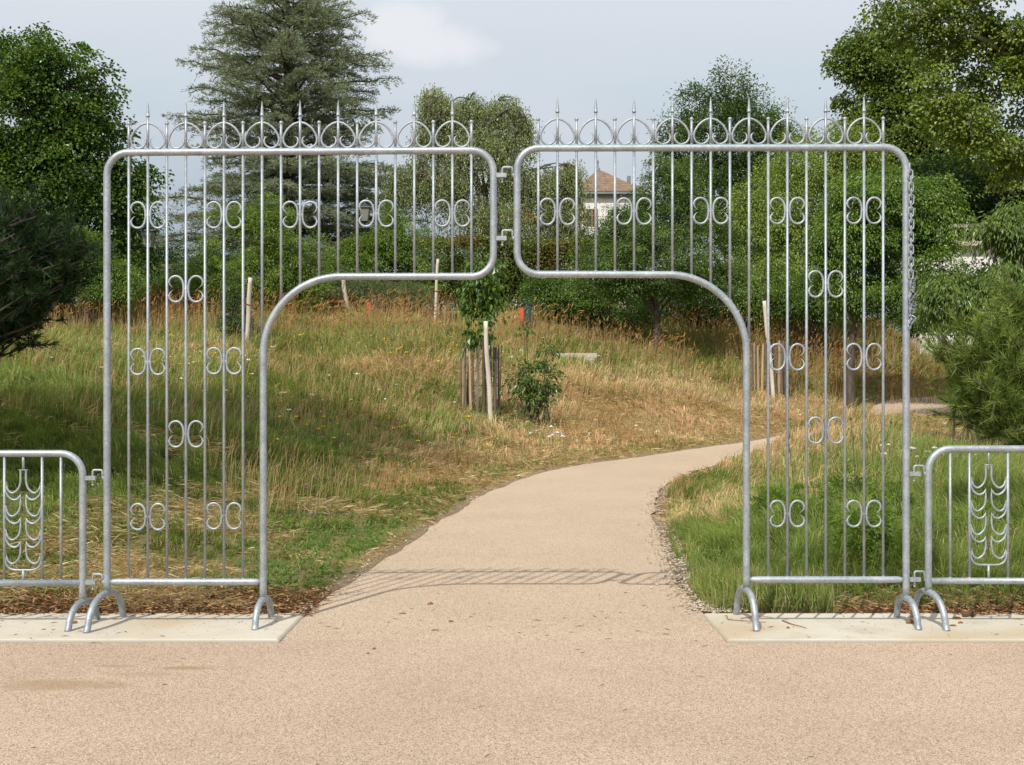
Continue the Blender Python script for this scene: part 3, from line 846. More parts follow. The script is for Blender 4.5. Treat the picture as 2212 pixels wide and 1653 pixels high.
tree('plum_tree', 'bright green fruit tree behind the left gate panel', 'tree', 560, 45,
     [(500, 520, 60, 80), (570, 500, 70, 80), (640, 540, 60, 70), (540, 600, 110, 70), (450, 590, 50, 60), (650, 620, 60, 50), (595, 460, 35, 45)],
     560, .1, 1000, 42, .25, .085, .5, (.055, .105, .02), (.14, .205, .045), 59, TREES, gap=.36)
tree('young_ash', 'light green sapling clump behind the middle of the left gate panel', 'tree', 830, 50,
     [(800, 560, 60, 55), (870, 520, 55, 55), (740, 580, 50, 50), (900, 580, 40, 50), (850, 480, 30, 40)],
     840, .07, 600, 40, .25, .10, .45, (.055, .11, .022), (.13, .20, .045), 61, TREES, gap=.36)
tree('back_tree', 'dark green tree between the maple and the cedar at left', 'tree', 330, 58,
     [(330, 560, 70, 70), (270, 520, 60, 90), (400, 600, 60, 50), (240, 610, 70, 50)],
     330, .12, 600, 40, .38, .14, .6, DK1, DK2, 67, TREES)

# weeping birch
def birch():
    d = 52; x, y = (1052-1106)/F*d, d-CAM_D; z = gz(x, y)
    root = empty('birch_tree', (x, y, z), 'weeping birch with loose hanging twigs behind the gap between the gate panels', 'tree', TREES)
    rng = np.random.default_rng(71)
    lob = [(935, 215, 38, 42), (960, 240, 60, 50), (1020, 240, 50, 52), (1090, 240, 55, 50), (1130, 270, 25, 45), (930, 300, 50, 60), (1050, 320, 110, 80), (960, 400, 85, 80), (1110, 400, 70, 80), (1180, 400, 60, 60), (1230, 380, 45, 50), (900, 380, 30, 60), (1060, 470, 130, 60), (860, 400, 40, 70), (1220, 460, 60, 60)]
    lobs = lobes_px(lob, d); st = []
    for c, r in lobs:
        n = int(230*(r[0]*r[2])**.8)+35
        u = unit(rng.normal(size=(n, 3))); u[:, 2] = abs(u[:, 2])*.9-.1
        st.append(c+u*r*rng.uniform(.3, 1.0, (n, 1)))
    st = np.vstack(st); mb = MB(); mt = MB()
    C = []; A = []
    for p in st:
        Ls = rng.uniform(.5, 1.6); k = int(Ls*20)
        t = rng.random(k); sw = rng.normal(size=2)*.12
        q = np.stack([p[0]+sw[0]*t*2, p[1]+sw[1]*t*2, p[2]-Ls*t**1.15], -1)+rng.normal(size=(k, 3))*.06
        C.append(q)
    C = np.vstack(C); m = len(C)
    A = rng.normal(size=(m, 3))*.5+np.array([0, 0, -.9]); nn = rng.normal(size=(m, 3))
    t = rng.random((m, 1)); col = np.array((.16, .20, .075))*(1-t)+np.array((.36, .40, .18))*t
    leaves(mb, C, A, nn, rng.uniform(.06, .12, m), rng.uniform(.035, .06, m), col)
    mb.build('crown', M['leaf'], root, smooth=False)
    sk = MB(); b0 = np.array([x, y, z])
    f1 = W(1058, 520, d)
    sk.tube(catmull([b0-[0, 0, .3], W(1050, 600, d), f1, W(1045, 400, d), W(1030, 300, d), W(1015, 215, d)], 6), np.interp(np.linspace(0, 1, 31), [0, .35, .6, 1], [.34, .2, .07, .015]), 9)
    for tgt, st_ in (((940, 215), (1050, 500)), ((1125, 240), (1047, 420)), ((1240, 370), (1052, 480)), ((880, 400), (1056, 520)), ((960, 330), (1046, 420)), ((1180, 400), (1058, 520)), ((1085, 220), (1040, 330)), ((1000, 470), (1060, 530))):
        for jj in range(2):
            a = W(*st_, d); b = W(tgt[0]+rng.uniform(-25, 25), tgt[1]+rng.uniform(-20, 25), d+rng.uniform(-2, 2))
            P = branch_curve(a, b, .18, .12, 9); sk.tube(P, np.linspace(.09, .012, 9), 6)
    al = np.vstack([v for v in sk.v])[::7]
    for p in st[rng.choice(len(st), 330, replace=False)]:
        q = al[np.argmin(np.linalg.norm(al-p, axis=1))]; P = branch_curve(q, p, .15, .1, 6)
        P = np.vstack([P, p+np.array([0, 0, -.8])]); sk.tube(P, np.linspace(.022, .008, 7), 4, cap=False)
    sk.build('trunk', M['bark'], root)
birch()

# cedar
def cedar():
    d = 55; x, y = (624-1106)/F*d, d-CAM_D; z = gz(x, y)
    root = empty('cedar_tree', (x, y, z), 'tall blue green cedar with layered spreading branches behind the left gate panel', 'tree', TREES)
    rng = np.random.default_rng(81); k = d/F
    ztop = W(0, -95, d)[2]
    env = [(-95, 10), (-60, 48), (0, 108), (60, 155), (100, 185), (150, 205), (250, 215), (330, 225), (420, 275), (520, 290), (600, 290), (640, 280)]
    ey = np.array([e[0] for e in env]); er = np.array([e[1] for e in env])
    sk = MB(); mb = MB()
    sk.tube(catmull([(x, y, z-.3), W(622, 500, d), W(626, 300, d), W(620, 120, d), (x, y, ztop)], 6), np.linspace(.42, .03, 25), 10)
    C = []; A = []; NN = []
    py = 636
    while py > -85:
        nb = 8
        a0 = rng.random()*6.28
        for b in range(nb):
            an = a0+b*2*pi/nb+rng.normal()*.25
            R = np.interp(py, ey, er)*k*rng.uniform(.68, 1.12)
            zz = W(0, py, d)[2]+rng.normal()*.15
            rise = R*rng.uniform(.10, .42)*(1 if py < 350 else .35)
            tt = np.linspace(0, 1, 9)
            P = np.stack([x+cos(an)*R*tt, y+sin(an)*R*tt, zz+rise*tt**.8*1.2-.10*R*tt**2.5], -1)
            P[1:-1] += rng.normal(size=(7, 3))*.06
            sk.tube(P, np.linspace(.07*(R/4+.3), .012, 9), 5)
            # flat sprays
            ns = int(10+R*3.4)
            for s in range(ns):
                f = .22+.78*(s+rng.random())/ns
                p = np.array([np.interp(f, tt, P[:, i]) for i in range(3)])
                side = 1 if s % 2 else -1
                ta = an+side*rng.uniform(.5, 1.15); Ls = R*.36*(1.12-f)*rng.uniform(.7, 1.3)+.25
                m = int(Ls*26)+6
                u = rng.random(m)
                q = p+np.stack([np.cos(ta)*Ls*u, np.sin(ta)*Ls*u, -.30*Ls*u**2+.04*rng.normal(size=m)], -1)
                lat = rng.normal(size=m)*.10*(1.2-u)
                q[:, 0] += -sin(ta)*lat; q[:, 1] += cos(ta)*lat
                C.append(q)
                dirs = np.stack([np.full(m, cos(ta)), np.full(m, sin(ta)), np.full(m, .35)], -1)+rng.normal(size=(m, 3))*.55
                A.append(dirs)
                if s % 3 == 0: sk.tube([p, p+np.array([cos(ta)*Ls*.8, sin(ta)*Ls*.8, -.08*Ls])], [.012, .004], 4, cap=False)
        py -= rng.uniform(18, 27)
    C = np.vstack(C); A = np.vstack(A); m = len(C)
    nn = rng.normal(size=(m, 3))*.6+np.array([0, 0, 1.])
    t = rng.random((m, 1)); col = np.array((.15, .185, .12))*(1-t)+np.array((.36, .40, .27))*t
    leaves(mb, C, A, nn, rng.uniform(.12, .24, m), rng.uniform(.022, .045, m), col)
    mb.build('crown', M['needle'], root, smooth=False)
    sk.build('trunk', M['bark'], root)
cedar()

# pines
def tufts(mb, C, D, n, L, w, cA, cB, rng, spread=.75):
    m = len(C); idx = np.repeat(np.arange(m), n)
    c = C[idx]; d = unit(D)[idx]
    ax = unit(d+rng.normal(size=(m*n, 3))*spread)
    c = c-d*rng.uniform(0, 1, (m*n, 1))*L*.9
    Ls = L*rng.uniform(.7, 1.2, (m*n, 1))
    sd = unit(np.cross(ax, rng.normal(size=(m*n, 3))))*w
    V = np.stack([c-sd*.5, c+sd*.5, c+ax*Ls-np.array([0, 0, 1])*Ls*.06], 1).reshape(-1, 3)
    T = np.arange(m*n*3).reshape(-1, 3)
    t = (rng.random(m)[idx]*.6+rng.random(m*n)*.4)[:, None]
    col = np.array(cA)*(1-t)+np.array(cB)*t
    mb.add(V, T, None, np.repeat(col, 3, 0))
def pine(label, bx, by, lobs, d, nb, ntw, nn_, L, w, cA, cB, seed, trunk_top, r0, extra=None, cones=0):
    rng = np.random.default_rng(seed)
    z = gz(bx, by); root = empty('pine_tree', (bx, by, z), label, 'tree')
    sk = MB(); mb = MB(); cn = MB()
    tr = catmull([(bx, by, z-.3), (bx+.1, by, z+(trunk_top-z)*.4), (bx-.05, by+.1, trunk_top)], 6); sk.tube(tr, np.linspace(r0, r0*.15, len(tr)), 9)
    vol = np.array([r[0]*r[2]*wt for c, r, wt in lobs]); vol = vol/vol.sum(); C = []; D = []
    for (c, r, wt), v in zip(lobs, vol):
        for b in range(max(2, int(nb*v))):
            u = unit(rng.normal(size=3)); e = c+u*r*rng.uniform(.35, 1)
            q = tr[np.argmin(abs(tr[:, 2]-(e[2]-.25*np.linalg.norm(e[:2]-np.array([bx, by])))))]
            P = branch_curve(q, e, -.06, .10, 9); sk.tube(P, np.linspace(r0*.22, .008, 9), 5)
            dr = unit(P[-1]-P[-2]); dr = unit(dr+np.array([0, 0, .6]))
            for s in range(ntw):
                f = rng.uniform(.55, 1.0); p = np.array([np.interp(f, np.linspace(0, 1, 9), P[:, i]) for i in range(3)])
                td = unit(dr+rng.normal(size=3)*.75); Lt = rng.uniform(.12, .38)
                sk.tube([p, p+td*Lt*.6+[0, 0, -.01], p+td*Lt], [.007, .005, .004], 4, cap=False)
                for g_ in np.linspace(.35, 1, max(2, int(Lt/.11))):
                    C.append(p+td*Lt*g_); D.append(td+np.array([0, 0, .25]))
    C = np.array(C); D = np.array(D)
    tufts(mb, C, D, nn_, L, w, cA, cB, rng, .55)
    if extra: extra(mb, sk, rng)
    mb.build('crown', M['needle'], root, smooth=False); sk.build('trunk', M['bark'], root)
    for q in C[rng.choice(len(C), cones)] if cones else []:
        MB().sphere(q-np.array([0, .03, .02]), .016, 8, 6, (1, 1, 1.4)).build('cone', M['cone'], root)
    return root
def lp(L, d): return [(c, r, w) for (c, r), w in zip(lobes_px([l[:5] for l in L], d), [l[5] for l in L])]
LPN = lp([(2190, 720, 60, 90, 0, 1), (2250, 780, 90, 130, 0, 1), (2150, 810, 95, 85, 0, 1.3), (2055, 720, 70, 45, -.3, .9), (2030, 770, 55, 45, 0, .9), (2120, 880, 90, 65, 0, 1.2), (2200, 880, 80, 80, .3, 1), (2090, 830, 60, 50, -.2, .8), (2290, 900, 100, 100, 0, .6)], 12.3)
pine('young bushy pine with long bright needles at the right edge beyond the barrier', (2260-1106)/F*12.6, 12.6-CAM_D, LPN, 12.3, 118, 9, 30, .125, .0058, (.075, .125, .02), (.29, .38, .075), 91, W(0, 640, 12.5)[2], .06, cones=14)
LP2 = lp([(-90, 520, 150, 100, .5, .9), (80, 510, 110, 60, 0, 1.6), (165, 560, 65, 50, 0, 1.2), (40, 600, 110, 70, -.3, 1.8), (70, 690, 42, 55, 0, .8), (10, 680, 40, 45, 0, .6), (-100, 650, 100, 90, 0, .5)], 14)
def big_crown(mb, sk, rng):       # the body of the old pine, to the left of the view
    C = []; D = []
    for c, r in ((np.array([-9.2, 4.2, 6.3]), np.array([3.2, 4.4, 1.6])), (np.array([-7.9, 3.4, 8.9]), np.array([3.4, 5.0, 1.7])), (np.array([-7.2, 5.0, 11.2]), np.array([3.0, 4.2, 1.5])), (np.array([-8.0, 4.5, 13.2]), np.array([2.2, 2.8, 1.5]))):
        u = unit(rng.normal(size=(1250, 3))); C.append(c+u*r*rng.uniform(.2, 1, (1250, 1))**.5); D.append(u+np.array([0, 0, .3]))
        for e in range(16):
            q = np.array([-9.0, 4.7, c[2]-1]); sk.tube(branch_curve(q, c+unit(rng.normal(size=3))*r*.9, .05, .1, 6), np.linspace(.08, .01, 6), 5)
    C = np.vstack(C); D = np.vstack(D)
    k = (EYE+.304*(C[:, 1]+CAM_D)+.5 > C[:, 2]) & (C[:, 0] > -.40*(C[:, 1]+CAM_D)-.6); C = C[~k]; D = D[~k]
    tufts(mb, C, D, 16, .22, .022, (.02, .045, .018), (.05, .085, .03), rng, .8)
pine('dark old pine reaching in from the left edge, low boughs hanging over the grass', -9.0, 4.7, LP2, 14, 250, 14, 34, .12, .010, (.012, .034, .009), (.045, .088, .022), 97, 13.5, .22, big_crown)

# ------------------------------------------------------------------ shrubs, hedge, small trees
SH = 'shrubs along the back of the meadow'
def shrub(name, label, d, lob, n, nl, rc, L, asp, cA, cB, seed, group=SH, **kw):
    c0 = np.mean([l[0] for l in lob]); x, y = (c0-1106)/F*d, d-CAM_D
    root = empty(name, (x, y, gz(x, y)), label, 'shrub', group)
    mb = MB(); cl = crown(mb, lobes_px(lob, d), n, nl, rc, L, asp, cA, cB, seed, **kw); mb.build('foliage', M['leaf'], root, smooth=False)
    sk = MB(); b = WL[root.name]
    rng = np.random.default_rng(seed)
    for e in cl[rng.choice(len(cl), min(26, len(cl)), replace=False)]:
        sk.tube(branch_curve(b+np.array([rng.normal()*.3, rng.normal()*.2, -.1]), e, .02, .08, 6), np.linspace(.009 if name == 'leafy_plant' else .025, .004, 6), 4, cap=False)
    sk.build('stem', M['bark'], root)
    return root
shrub('shrub', 'dark rounded shrub mass left of the litter bin that stands right of the gate gap', 46, [(1240, 640, 80, 50), (1330, 650, 90, 42), (1180, 625, 50, 45)], 700, 40, .25, .085, .55, (.035, .075, .018), (.095, .16, .04), 101)
shrub('shrub', 'leafy bush in front of the villa wall behind the right gate panel', 54, [(1180, 530, 75, 45), (1260, 560, 80, 60), (1330, 560, 60, 60), (1370, 520, 45, 55), (1130, 520, 40, 40)], 1100, 36, .27, .09, .5, (.045, .085, .02), (.11, .165, .045), 110)
shrub('shrub', 'dark green bush rising behind the hedge in line with the gate gap', 54, [(980, 600, 60, 45), (1070, 600, 60, 50), (1140, 590, 60, 50), (1090, 550, 40, 30)], 900, 36, .25, .09, .5, DK1, (.09, .15, .035), 112)
shrub('shrub', 'dark low bushes under the apple tree behind the right gate arch', 48, [(1450, 640, 110, 45), (1560, 645, 90, 45), (1640, 650, 70, 45)], 700, 40, .27, .09, .55, DK1, (.075, .135, .032), 102)
shrub('shrub', 'pale green dogwood bush behind the outer left gate post', 40, [(150, 500, 30, 30), (190, 560, 50, 60), (240, 610, 60, 45)], 450, 36, .22, .085, .5, (.055, .11, .022), (.13, .20, .045), 103)
shrub('shrub', 'dark bushes at the meadow edge behind the tall bars at left', 50, [(300, 630, 70, 40), (400, 625, 70, 45), (470, 620, 60, 45)], 600, 38, .25, .09, .55, DK1, (.08, .14, .035), 104)
shrub('shrub', 'silver green low cedar bough mass beside the left litter bin', 48, [(830, 640, 60, 32), (760, 620, 50, 40), (890, 640, 40, 28)], 520, 40, .22, .13, .18, (.06, .085, .05), (.15, .19, .12), 105)
shrub('shrub', 'dense shrub behind the white picket stake between left gate arch and bin', 49, [(690, 640, 60, 40), (620, 640, 60, 38)], 450, 36, .25, .09, .55, GR1, GR2, 106)
shrub('shrub', 'large leafy shrub with drooping narrow leaves at right beside the outer gate post', 24, [(2170, 560, 55, 50), (2160, 500, 60, 35), (2040, 640, 70, 45), (2150, 650, 90, 65), (2230, 580, 70, 110), (2070, 615, 50, 28), (2200, 470, 50, 40)], 620, 30, .20, .135, .26, (.035, .07, .018), (.12, .175, .05), 107, droop=1.0, gap=.36)
shrub('shrub', 'dark backdrop bushes at the right edge behind the narrow leaved shrub', 34, [(2150, 640, 120, 70), (2260, 620, 100, 100), (2020, 660, 60, 40), (1985, 690, 45, 28)], 600, 36, .28, .12, .5, DK1, DK2, 108)
shrub('shrub', 'dark bushes between the cherry tree and the apple tree', 44, [(1720, 640, 80, 45), (1800, 650, 60, 45)], 450, 36, .25, .09, .55, GR1, (.08, .14, .03), 109)

def hedge():
    root = None
    d = 51; x0, x1 = (735-1106)/F*d, (1330-1106)/F*d; y = d-CAM_D
    zt = W(0, 528, d)[2]
    x = (x0+x1)/2; z = gz(x, y)
    root = empty('hedge', (x, y, z), 'clipped beech hedge with orange tinged top behind the gate gap', 'hedge')
    rng = np.random.default_rng(111); n = 42000
    X = rng.uniform(x0, x1, n); hh = rng.random(n)**.8
    top = zt+(fbm(X*.8, X*0, 3)-.5)*.5
    face = rng.random(n) < .72
    Y = np.where(face, y-.8+.22*rng.normal(size=n)*1.0+(fbm(X*1.3, hh*3, 8)-.5)*.7, y+rng.uniform(-.8, .8, n))
    Z = np.where(face, z-.3+(top-z+.3)*hh, top+rng.normal(size=n)*.10)
    C = np.stack([X, Y, Z], -1); up = np.clip((Z-z)/(zt-z), 0, 1)
    Nn = rng.normal(size=(n, 3))*.6+np.stack([0*X, -1+0*X, .5+up], -1)
    A = rng.normal(size=(n, 3))+np.array([0, -.3, -.4])
    o = np.clip(fbm(X*.55, Z*.6, 14)*2.2-.95+up*.55-.35, 0, 1)*(rng.random(n) < .75)
    cg = np.array((.055, .095, .018)); cy = np.array((.15, .175, .025)); co = np.array((.24, .115, .03))
    t = (rng.random(n)*.5+up*.5)[:, None]
    col = cg*(1-t)+cy*t; col = col*(1-.8*o[:, None])+co*.8*o[:, None]; col *= rng.uniform(.7, 1.25, (n, 1))
    mb = MB(); leaves(mb, C, A, Nn, rng.uniform(.07, .13, n), rng.uniform(.05, .08, n), col)
    mb.build('foliage', M['leaf'], root, smooth=False)
    sk = MB()
    for q in np.arange(x0, x1, .4):
        sk.tube([(q, y, z-.3), (q+.05, y, z+1.2), (q-.05, y-.2, zt-.3)], [.035, .03, .01], 5)
    sk.build('stem', M['bark'], root)
hedge()

# young planted trees with stakes and pale guards
def on_ground(px, d):
    x, y = (px-1106)/F*d, d-CAM_D; return np.array([x, y, gz(x, y)])
STK = 'bleached stakes holding young trees'
def stake(label, basepx, toppx, toppy, d, r=.042, strap_f=None):
    b = on_ground(basepx, d); t = W(toppx, toppy, d-.25)
    root = empty('stake', b, label, 'stake', STK)
    P = catmull([b-[0, 0, .2], b+(t-b)*.35+[.01, 0, 0], b+(t-b)*.7-[.01, 0, 0], t], 4)
    MB().tube(P, np.linspace(r, r*.9, len(P)), 10).build('pole', M['stake'], root)
    if strap_f:
        q = b+(t-b)*strap_f
        a = np.linspace(0, 2*pi, 14, endpoint=False)
        MB().tube(np.stack([q[0]+np.cos(a)*(r+.012), q[1]+np.sin(a)*(r+.012), q[2]+.01*np.sin(a*2)], -1), .012, 6, closed=True).tube(
            [q+[r, 0, 0], q+[.12, .06, .02], q+[.2, .12, 0]], .012, 6).build('strap', M['strap'], root)
def guard(label, px, d, top_py, R, n, seed):
    rng = np.random.default_rng(seed); c = on_ground(px, d); c[1] += R*.8; c[2] = gz(c[0], c[1]); h = W(0, top_py, d+R*.8)[2]-c[2]
    root = empty('picket_guard', c, label, 'picket guard', 'picket guards around young trees')
    for k in range(n):
        a = k*2*pi/n+rng.normal()*.05; hh = h*rng.uniform(.93, 1.05)
        p = c+np.array([cos(a)*R, sin(a)*R, 0]); w = rng.uniform(.035, .075)
        tx, ty = rng.normal(size=2)*.025
        t = np.array([-sin(a), cos(a), 0]); nr = np.array([cos(a), sin(a), 0])*.011
        V = []
        for f, ww in ((0, 1), (.35, 1.1), (.7, .9), (.96, .85), (1.0, .5)):
            q = p+np.array([tx*f, ty*f, -.15+(hh+.15)*f])+t*rng.normal()*.004
            V += [q-t*w*ww*.5-nr, q+t*w*ww*.5-nr, q+t*w*ww*.5+nr, q-t*w*ww*.5+nr]
        Q = [(i*4+j, i*4+(j+1) % 4, i*4+4+(j+1) % 4, i*4+4+j) for i in range(4) for j in range(4)]+[(0, 3, 2, 1), (16, 17, 18, 19)]
        mb = MB(); mb.add(V, None, Q); mb.build('pale', M['newpale'] if rng.random() < .22 else M['pale'], root, smooth=False)
    for f in (.42, .82):
        a = np.linspace(0, 2*pi, 4*n, endpoint=False)
        rr = R+.014*np.sin(a*n)
        MB().tube(np.stack([c[0]+np.cos(a)*rr, c[1]+np.sin(a)*rr, c[2]+h*f+.006*np.cos(a*n)], -1), .004, 5, closed=True).build('wire', M['wire'], root)
YT = 'young trees planted in the meadow'
def sapling(label, px, d, lob, n, nl, rc, L, asp, cA, cB, seed, r0=.03, top=None, **kw):
    b = on_ground(px, d); b[1] += .25; b[2] = gz(b[0], b[1])
    root = empty('young_tree', b, label, 'tree', YT)
    mb = MB(); cl = crown(mb, lobes_px(lob, d+.3, .8), n, nl, rc, L, asp, cA, cB, seed, **kw); mb.build('crown', M['leaf'], root, smooth=False)
    sk = MB(); rng = np.random.default_rng(seed); t = W(top[0], top[1], d+.3)
    P = catmull([b-[0, 0, .1], b+(t-b)*.4+rng.normal(size=3)*.03, b+(t-b)*.75, t], 5); sk.tube(P, np.linspace(r0, r0*.2, len(P)), 7)
    for e in cl[rng.choice(len(cl), min(22, len(cl)), replace=False)]:
        c = P[4:]; q = c[np.argmin(abs(c[:, 2]-e[2]+.15))]; sk.tube(branch_curve(q, e, .06, .08, 5), np.linspace(r0*.35, .004, 5), 4, cap=False)
    sk.build('trunk', M['bark'], root)
sapling('slender young tree with large drooping leaves tied to the leaning stake in the centre', 1047, 28,
        [(1040, 580, 35, 30), (1030, 640, 32, 45), (1045, 690, 26, 35), (1018, 640, 20, 40), (1060, 640, 22, 30), (1070, 580, 25, 20), (1020, 710, 16, 28)], 62, 11, .15, .18, .58, (.03, .07, .016), (.085, .145, .032), 121, top=(1040, 560), droop=1.1, gap=.2, flat=1.2)
stake('tall bleached stake leaning beside the leafy young tree in the centre of the meadow', 1060, 1049, 694, 27.3, .050)
guard('ring of weathered split chestnut pales around the central young tree', 1036, 28.4, 747, .42, 19, 131)
sapling('thin young tree with sparse foliage behind the inner bars of the right gate panel', 1665, 36.5,
        [(1660, 420, 30, 40), (1655, 480, 40, 45), (1670, 550, 42, 50), (1650, 610, 30, 35), (1690, 600, 25, 40)], 130, 16, .16, .10, .5, (.055, .10, .025), (.14, .20, .05), 122, top=(1655, 410), gap=.3)
stake('crooked pale stake tied with a brown strap, seen through the right gate panel', 1672, 1651, 650, 36.3, .055, .62)
guard('ring of grey pales around the young tree behind the right gate panel', 1668, 37, 741, .48, 20, 132)
sapling('narrow dark leafy column beside the stake behind the left gate panel', 508, 35.5,
        [(505, 620, 20, 45), (500, 690, 27, 60), (515, 660, 22, 50)], 170, 26, .14, .07, .5, (.028, .055, .022), (.07, .11, .04), 123, top=(505, 585), gap=.15)
stake('broken pale stake tied with a strap behind the left gate panel', 532, 541, 600, 35.5, .06, .62)
guard('low ring of grey pales at the stake behind the left gate panel', 547, 36, 700, .34, 12, 133)
sapling('spindly young tree beside the white stake left of the gate gap', 936, 44,
        [(925, 540, 26, 50), (940, 590, 26, 35)], 70, 16, .16, .10, .5, (.06, .11, .025), (.13, .19, .045), 124, top=(925, 500), gap=.3)
stake('thin whitish stake standing left of the gate gap near the hedge', 938, 946, 560, 43.6, .05, .55)
guard('short ring of pale pickets at the whitish stake near the hedge', 944, 44.5, 662, .45, 14, 134)
stake('short leaning stake at the hedge foot left of the street lamp', 752, 741, 600, 47, .08)

def weed(label, px, d, lob, n, nl, rc, L, asp, cA, cB, seed, **kw):
    return shrub('leafy_plant', label, d, lob, n, nl, rc, L, asp, cA, cB, seed, group='single leafy plants in the meadow', **kw)
weed('dark holly like bush with a tall shoot right of the central picket guard', 1150, 28.5, [(1150, 810, 42, 55), (1165, 760, 28, 32), (1128, 810, 22, 40), (1185, 815, 20, 32), (1135, 740, 9, 30), (1137, 712, 8, 12), (1150, 855, 36, 25)], 95, 9, .17, .145, .42, (.028, .065, .018), (.075, .13, .04), 141, gap=.3, shell=(.2, 1.15))
weed('bushy dark green weed clump behind the right gate panel near the slab', 1870, 10.4, [(1830, 1200, 70, 60), (1900, 1220, 80, 60), (1780, 1230, 50, 45), (1860, 1130, 60, 50), (1930, 1150, 40, 50)], 260, 34, .06, .06, .15, (.06, .115, .02), (.15, .23, .05), 142, gap=.2, droop=-.2, shell=(.1, 1.0))

# ------------------------------------------------------------------ grass
def inside_view(x, d): return abs(x) < (.46*d+1.0)
def blades(mb, X, Y, Z, H, Wd, col, rng, lean=.5, wind=(.25, .05)):
    n = len(X); a = rng.random(n)*2*pi; l = rng.random(n)*lean*2
    l = l*(1+.7*(H < .15)); lx = np.cos(a)*l+wind[0]; ly = np.sin(a)*l+wind[1]
    wa = rng.random(n)*pi; wx = np.cos(wa)*Wd*.5; wy = np.sin(wa)*Wd*.35
    B = np.stack([X, Y, Z], -1)
    ln = np.sqrt(1+lx*lx+ly*ly)
    m = B+np.stack([lx*H*.30, ly*H*.30, H*.62], -1)/ln[:, None]*1.05
    t = B+np.stack([lx*H*.95, ly*H*.95, H*(1.0-.18*np.minimum(l, 1.5))], -1)/ln[:, None]
    w = np.stack([wx, wy, 0*wx], -1)
    V = np.stack([B-w, B+w, m+w*.8, m-w*.8, t], 1).reshape(-1, 3)
    i = np.arange(n)[:, None]*5
    T = np.stack([i+np.array([0, 1, 2]), i+np.array([0, 2, 3]), i+np.array([3, 2, 4])], 1).reshape(-1, 3)
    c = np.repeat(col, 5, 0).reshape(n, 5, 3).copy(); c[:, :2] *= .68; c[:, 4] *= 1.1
    mb.add(V, T, None, c.reshape(-1, 3))
def bank_plants():
    rng = np.random.default_rng(221)
    labs = ['feathery green weed on the bank just right of the inner gate post', 'bushy grey green weed between the inner bars of the right gate panel', 'tall green weed clump between the outer bars of the right gate panel', 'broad green weed clump beside the right outer gate post', 'low green weed clump behind the scroll of the right barrier']
    for q, (px, d, w_, h_, py) in enumerate(((1665, 13.2, 40, 38, 1085), (1735, 12.0, 50, 60, 1100), (1830, 12.6, 55, 60, 1050), (1925, 12.4, 45, 50, 1085), (2110, 11.6, 60, 40, 1130))):
        weed(labs[q], px, d, [(px, py, w_, h_), (px+20, py+h_*.6, w_*.9, h_*.7), (px-22, py+h_*.7, w_*.8, h_*.6)], 150, 26, .075, .065, .16, (.055, .11, .02), (.16, .235, .055), 500+q, gap=.3, droop=-.5, shell=(.1, 1.1))
bank_plants()
